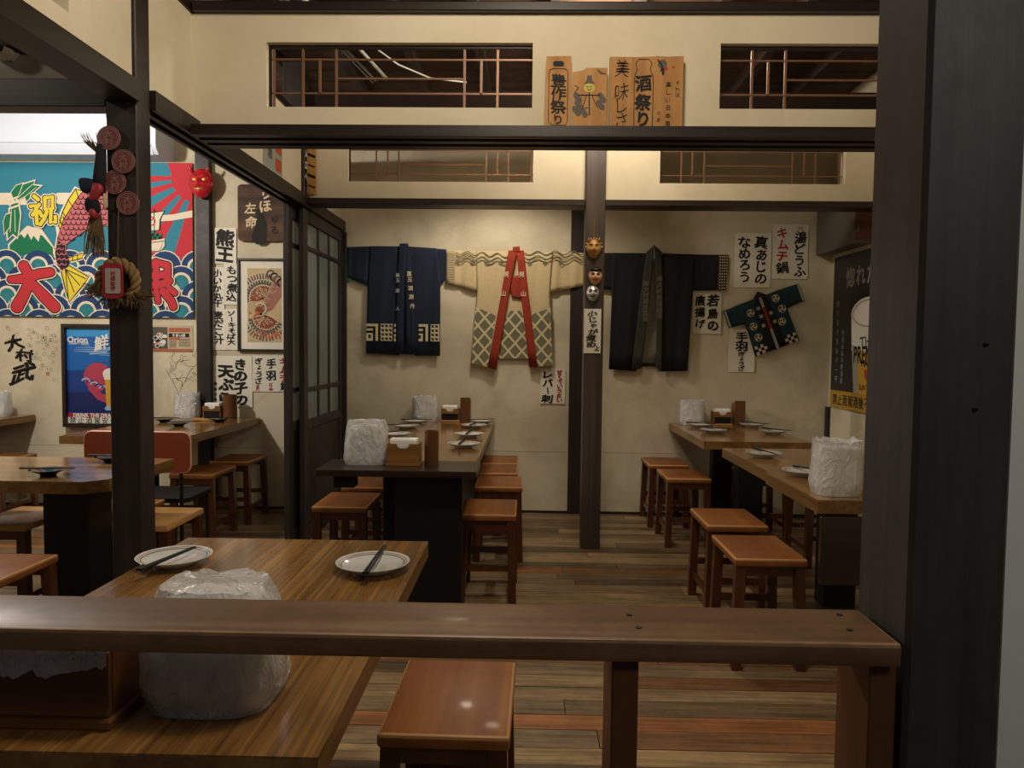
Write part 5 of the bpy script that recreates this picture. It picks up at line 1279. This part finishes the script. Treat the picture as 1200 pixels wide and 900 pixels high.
# cream coat
C = (-0.107, 2.025); r = coat('cream coat with red lapels and grey diamond hem, hung on the back wall', C)
cloth_panel(r, 'back_panel', C, [(-30, 4), (-36, 60), (-40, 127)], [(30, 4), (36, 60), (40, 127)], .010, 'cream', .003)
cloth_panel(r, 'sleeve', C, [(-80, -1), (-80, 20), (-79, 38)], [(-44, 0), (-44, 24), (-43, 48)], .024, 'cream', .007, .25, 1)
cloth_panel(r, 'sleeve', C, [(44, 0), (42, 24), (42, 48)], [(82, 2), (82, 20), (82, 40)], .026, 'cream', .006, .25, 2)
cloth_panel(r, 'front_panel', C, [(-45, 0), (-43, 48), (-50, 134)], [(-4, 0), (-12, 60), (-26, 140)], .034, 'cream', .007, .28, 0)
cloth_panel(r, 'front_panel', C, [(4, 0), (12, 60), (24, 137)], [(45, 1), (42, 48), (46, 136)], .034, 'cream', .007, .28, 3)
ca_ = cloth_panel(r, 'collar_band', C, [(-7, 0), (-15, 50), (-30, 137)], [(3, 0), (-6, 50), (-20, 140)], .048, 'redcloth', .004, .3, 1, .006, nu=6)
cloth_panel(r, 'collar_band', C, [(2, 0), (8, 50), (19, 136)], [(11, 0), (17, 50), (29, 136)], .048, 'redcloth', .004, .3, 2, .006, nu=6)
cloth_panel(r, 'collar_tab', C, [(-2, -4), (-2, 2)], [(6, -5), (7, 2)], .05, 'redcloth', .001, .3, 2, .005, nu=4)
cloth_panel(r, 'tie', C, [(-6, 30), (-5, 44), (-2, 54)], [(10, 28), (9, 46), (8, 56)], .03, 'redcloth', .003, .5, 1, .004, nu=5)
for side in (-1, 1):
  ik = coat_ink(C, .040)
  for v, o in ((3, 0), (8, 5), (12, 9)):
    for x0_, x1_ in ((-68, -8),) if side < 0 else ((12, 82),):
        ik.stroke([(x0_ + (x1_ - x0_) * i / 24, v + 2.2 * math.sin(i * .9) + (1.5 if x0_ < 0 else -.5) * i / 12) for i in range(25)], 1.3, 0, 1)
  for u in ((-66, -48, -32, -16) if side < 0 else (18, 36, 54)): ik.ring((u, 12 + abs(u) * -.02 + 3), 2.1, 1.1, 0, 2, 10)
  for v in range(2, 36, 2):
      if side < 0: ik.stroke([(-79, v), (-70, v)], .6, 0, 1)
  ik.build('wave_print', ['olive'], r, kind='stuff')
ik = coat_ink(C, .043)
def diamonds(nm, poly, x0_, x1_, v0, v1, st, dx, dep):
    """olive field crossed by cream lattice lines, cut off at the panel outline"""
    ik = coat_ink(C, dep); ik.clip = list(poly); ik.poly(poly, 0, 0)
    n = int((x1_ - x0_ + v1 - v0) / st) + 3
    for i in range(-n, n):
        for sg in (1, -1):
            a = x0_ + dx + i * st
            for q in range(12):
                p = (a + sg * q * 8, v0 + q * 8 * 1.15); e = (a + sg * (q + 1) * 8, v0 + (q + 1) * 8 * 1.15)
                ik.stroke([p, e], 2.3, 1, 1 if sg > 0 else 2, round=False)
    ik.build(nm, ['olive', 'creamprint'], r)
diamonds('diamond_print', [(-45, 66), (-21, 76), (-30, 136), (-49, 132)], -50, -15, 60, 140, 16, 0, .043)
diamonds('diamond_print', [(17, 76), (43, 66), (46, 134), (28, 135)], 14, 46, 60, 140, 16, 3, .043)
diamonds('back_diamond_print', [(-12, 84), (-4, 70), (8, 70), (15, 84), (22, 126), (-22, 126)], -24, 24, 62, 130, 16, 2, .016)
ik = coat_ink(C, .054)
for c, u, v in (('男', -9.5, 28), ('山', -12.5, 50), ('男', 8.5, 28), ('山', 11, 50)): ik.text(c, (u, v), 7, 0, 1, .02)
ik.build('lapel_lettering', ['creamprint'], r)

# black coat
C = (0.954, 2.015); r = coat('black coat with grey lapels, hung right of the central post', C)
cloth_panel(r, 'lining', C, [(-10, 10), (-10, 70), (-12, 128)], [(8, 10), (8, 70), (5, 128)], .012, 'greycloth', .002)
cloth_panel(r, 'lining_hem', C, [(-12, 128), (-12, 132)], [(5, 128), (5, 132)], .012, 'blackcloth', .002)
cloth_panel(r, 'sleeve', C, [(-62, 0), (-62, 20), (-62, 42)], [(-47, 0), (-47, 20), (-47, 43)], .026, 'blackcloth', .004, .25, 1)
cloth_panel(r, 'sleeve', C, [(46, 1), (46, 20), (46, 43)], [(75, 1), (75, 20), (74, 42)], .026, 'blackcloth', .004, .25, 2)
cloth_panel(r, 'cuff', C, [(75.2, 1), (75.2, 20), (74.2, 42)], [(87, 1), (87, 20), (85, 42)], .028, 'bandgrey', .003, .25, 2, nu=5)
cloth_panel(r, 'front_panel', C, [(-48, 0), (-48, 43), (-50, 136)], [(-6, 0), (-10, 50), (-18, 138)], .034, 'blackcloth', .005, .22, 0)
cloth_panel(r, 'front_panel', C, [(6, 0), (9, 50), (10, 138)], [(47, 1), (46, 43), (42, 137)], .034, 'blackcloth', .005, .22, 3)
cloth_panel(r, 'collar_band', C, [(-9, -1), (-16, 60), (-24, 138)], [(0, -9), (-5, 60), (-12, 134)], .046, 'bandgrey', .003, .3, 1, .006, nu=6)
cloth_panel(r, 'collar_band', C, [(0, -9), (4, 60), (5, 134)], [(9, -1), (11, 60), (11, 138)], .0465, 'bandgrey', .003, .3, 2, .006, nu=6)
ik = coat_ink(C, .054)
ik.column('㈱大村屋酒造場', -9, 32, 80, 7, 0, 2, .02, .02); ik.build('lapel_lettering', ['olive'], r); ik = coat_ink(C, .054); ik.column('㈱大村屋酒造場', 7, 26, 77, 7, 0, 2, .02, .02)
ik.build('lapel_lettering', ['olive'], r)
ik = coat_ink(C, .034)
for a in range(4):
    for b in range(12): ik.disc((77 + a * 2.7, 3.5 + b * 3.3), .9, 0, 1, 7)
ik.build('cuff_print', ['cream'], r)

# small teal coat, tilted
C = (1.763, 1.692); T = math.radians(21); r = coat('small tilted teal coat with white crests and checkered hem', C)
cloth_panel(r, 'back_panel', C, [(-24, 3), (-26, 40), (-27, 62)], [(26, 3), (26, 40), (27, 62)], .008, 'tealcloth', .001, tilt=T)
cloth_panel(r, 'sleeve', C, [(-45, 1), (-45, 22)], [(-24, 0), (-25, 24)], .014, 'tealcloth', .003, .25, 1, tilt=T)
cloth_panel(r, 'sleeve', C, [(24, 0), (25, 24)], [(48, 1), (48, 22)], .014, 'tealcloth', .003, .25, 2, tilt=T)
cloth_panel(r, 'front_panel', C, [(-25, 0), (-26, 24), (-27, 64)], [(-2, 0), (-1, 24), (-1, 64)], .018, 'tealcloth', .003, .3, 0, tilt=T)
cloth_panel(r, 'front_panel', C, [(2, 0), (1, 24), (1, 64)], [(25, 0), (26, 24), (27, 64)], .018, 'tealcloth', .003, .3, 3, tilt=T)
cloth_panel(r, 'collar_band', C, [(-7, -1), (-10, 24), (-11, 64)], [(0, -7), (0, 24), (0, 64)], .024, 'blackcloth', .001, .3, 1, .003, tilt=T, nu=5)
cloth_panel(r, 'collar_band', C, [(0, -7), (0, 24), (0, 64)], [(7, -1), (10, 24), (11, 64)], .024, 'blackcloth', .001, .3, 1, .003, tilt=T, nu=5)
ik = coat_ink(C, .027, T)
ik.stroke([(0, 2), (0, 63)], 3.2, 1, 1); ik.stroke([(0, 14), (0, 38)], 3.4, 2, 2)
for u, v in ((-6, 22), (6, 22), (-7, 33), (7, 33), (-6, 12)): ik.rect(u - 2, v - 2, u + 2, v + 2, 1, 2)
ik.build('collar_print', ['creamprint', 'greyprint', 'redcloth'], r)
ik = coat_ink(C, .023, T)
for u, v in ((17, 8), (20, 22), (15, 36), (-16, 14), (-18, 30), (-17, 44)):
    for q in range(3): ik.arc((u + 1.7 * math.cos(2.1 * q), v + 1.7 * math.sin(2.1 * q)), 2.0, 2.1 * q, 2.1 * q + 3.6, 1.5, 0, 1, 8)
    ik.ring((u, v), 4.3, .6, 0, 1, 14)
for sg in (-1, 1):
    for a in range(4):
        for b in range(3):
            u = sg * (13 + a * 3.5); ik.rect(u - 1.7, 53 + b * 3.6, u + 1.7, 56.5 + b * 3.6, 0 if (a + b) % 2 else 1, 1)
for x_ in (-44.6, 45): ik.rect(x_, 1.5, x_ + 2.4, 21.5, 2, 1)
ik.build('crest_print', ['creamprint', 'f_black', 'greyprint'], r, kind='stuff')

# ---- beer poster on the right wall, grey duct above it
yF, zT = (5.842, 2.008); _, zB = (5.798, 0.838)
yF = 5.69; yN = 4.72; zT = 1.985; zB = .865
r = root('wall_poster', 'black and gold beer glass poster on the right wall beside the dark post', 'poster', (2.318, 5.2, zB))
MB().box(2.310, 2.319, yN, yF, zB, zT).build('sheet', 'p_black', r)
ik = Ink((2.310, yF, zT), (0, -1, 0), DZ, (-1, 0, 0)); w, h = yF - yN, zT - zB
ik.rect(0, h * .885, w, h, 0, 1)
for i, c in enumerate('禁止酒駕酒後不開車'): ik.text(c, (w * (.09 + .09 * i), h * .943), .085, 1, 2, .02)
for i, c in enumerate('惚れた'): ik.text(c, (w * (.30 + .17 * i), h * .15), .15, 2, 2, .03)
ik.column('香り高き至福の一杯', w * .10, h * .28, h * .84, .05, 2, 2, .0); ik.column('飲酒過量有害健康', w * .20, h * .48, h * .84, .045, 2, 2, .0)
gx = w * .62
ik.poly([(gx - .27, h * .40), (gx + .27, h * .40), (gx + .22, h * .885), (gx - .20, h * .885)], 3, 2)
ik.poly([(gx - .27, h * .42), (gx + .27, h * .42), (gx + .25, h * .62), (gx - .25, h * .62)], 4, 3)
ik.poly([(gx - .25, h * .58), (gx - .16, h * .60), (gx - .13, h * .885), (gx - .20, h * .885)], 5, 3)
ik.disc((gx, h * .39), .275, 4, 3, 28, .11); ik.ring((gx, h * .39), .25, .012, 5, 4, 28, .09)
ik.text('The', (gx - .02, h * .57), .13, 1, 5, .0, .1); ik.text('PREMIUM', (gx + .02, h * .645), .11, 1, 5, .03, 0, 1, 1.5, 0, .46); ik.text("MALT'S", (gx + .02, h * .695), .07, 1, 5, .03)
ik.poly([(gx - .045, h * .735), (gx + .055, h * .735), (gx + .045, h * .785), (gx + .005, h * .81), (gx - .035, h * .785)], 6, 5); ik.text('SUNTORY', (gx + .01, h * .845), .055, 1, 5, .02)
ik.build('printing', ['p_yellow', 'ink', 'greyprint', 'beer', 'foam', 'greyprint', 'orangeink'], r)
r = root('duct_box', 'grey boxed duct high in the back right corner above the beer poster', 'duct', (2.25, 5.4, 2.0))
MB().box(2.19, 2.319, 5.10, 5.748, 2.015, 2.50, 0, .003).build('casing', 'duct', r)
MB().box(2.20, 2.312, 5.093, 5.0995, 2.035, 2.30).build('end_panel', 'medal', r)
MB().tube([(2.215, 5.088, 2.09), (2.215, 5.08, 2.12), (2.215, 5.088, 2.15)], .005, 6).build('handle', 'metal', r)

# lamp glimpsed through the far lattice, conduits and bracket by the ceiling
r = root('ceiling_lamp', 'white enamel lamp shade glimpsed through the far lattice window', 'lamp', (-0.20, 5.02, 2.70))
MB().lathe([(.16, .0), (.15, .03), (.08, .075), (.03, .09), (0, .09)], 28, (-.2, 5.02, 2.655)).build('shade', 'lampwhite', r, smooth='auto')
MB().tube([(-.2, 5.02, 2.745), (-.2, 5.02, 3.07)], .006, 8).build('stem', 'black', r)

x_, z_ = (-1.87, 2.362)
r = root('spotlight_box', 'small dark box with pale crumpled underside on the shaded plaster above the lintel', 'light', (x_, 2.73, z_ - .06))
MB().box(x_ - .10, x_ + .045, 2.66, 2.744, z_ - .02, z_ + .06, 0, .003).build('housing', 'joist', r)
MB().box(x_ - .06, x_ - .02, 2.68, 2.744, z_ + .061, z_ + .14, 0, .002).build('bracket', 'dark', r)
vs = []; fs = []
for i in range(13):
    for j in range(7):
        u, v = i / 12, j / 6; vs.append((x_ - .10 + .10 * u, 2.655 + .085 * v, z_ - .022 - .030 * math.sin(PI * u) ** .5 * (1 - .3 * v) - .01 * noise.noise(Vector((u * 6, v * 5, 1)))))
for i in range(12):
    for j in range(6): fs.append((i * 7 + j, i * 7 + j + 1, (i + 1) * 7 + j + 1, (i + 1) * 7 + j))
mb = MB(); mb.add(vs, fs); mb.build('foil_underside', 'lampwhite', r, smooth='auto')

r = root('conduit_pipe', 'pair of grey conduits running under the boards behind the lattice window', 'pipe', (-1.2, 4.1, 3.0))
MB().tube([(-1.33, 3.45, 3.02), (-1.10, 4.2, 3.0), (-.98, 4.72, 2.95)], .018, 8).build('conduit', 'metal', r, smooth=True)
MB().tube([(-1.24, 3.45, 3.03), (-1.02, 4.2, 3.01), (-.90, 4.72, 2.96)], .010, 8).build('conduit', 'lampwhite', r, smooth=True)
MB().tube([(-.95, 4.3, 3.03), (-.80, 4.55, 2.985), (-.62, 4.68, 2.95), (-.40, 4.72, 2.94)], .005, 6).build('cable', 'lampwhite', r, smooth=True)
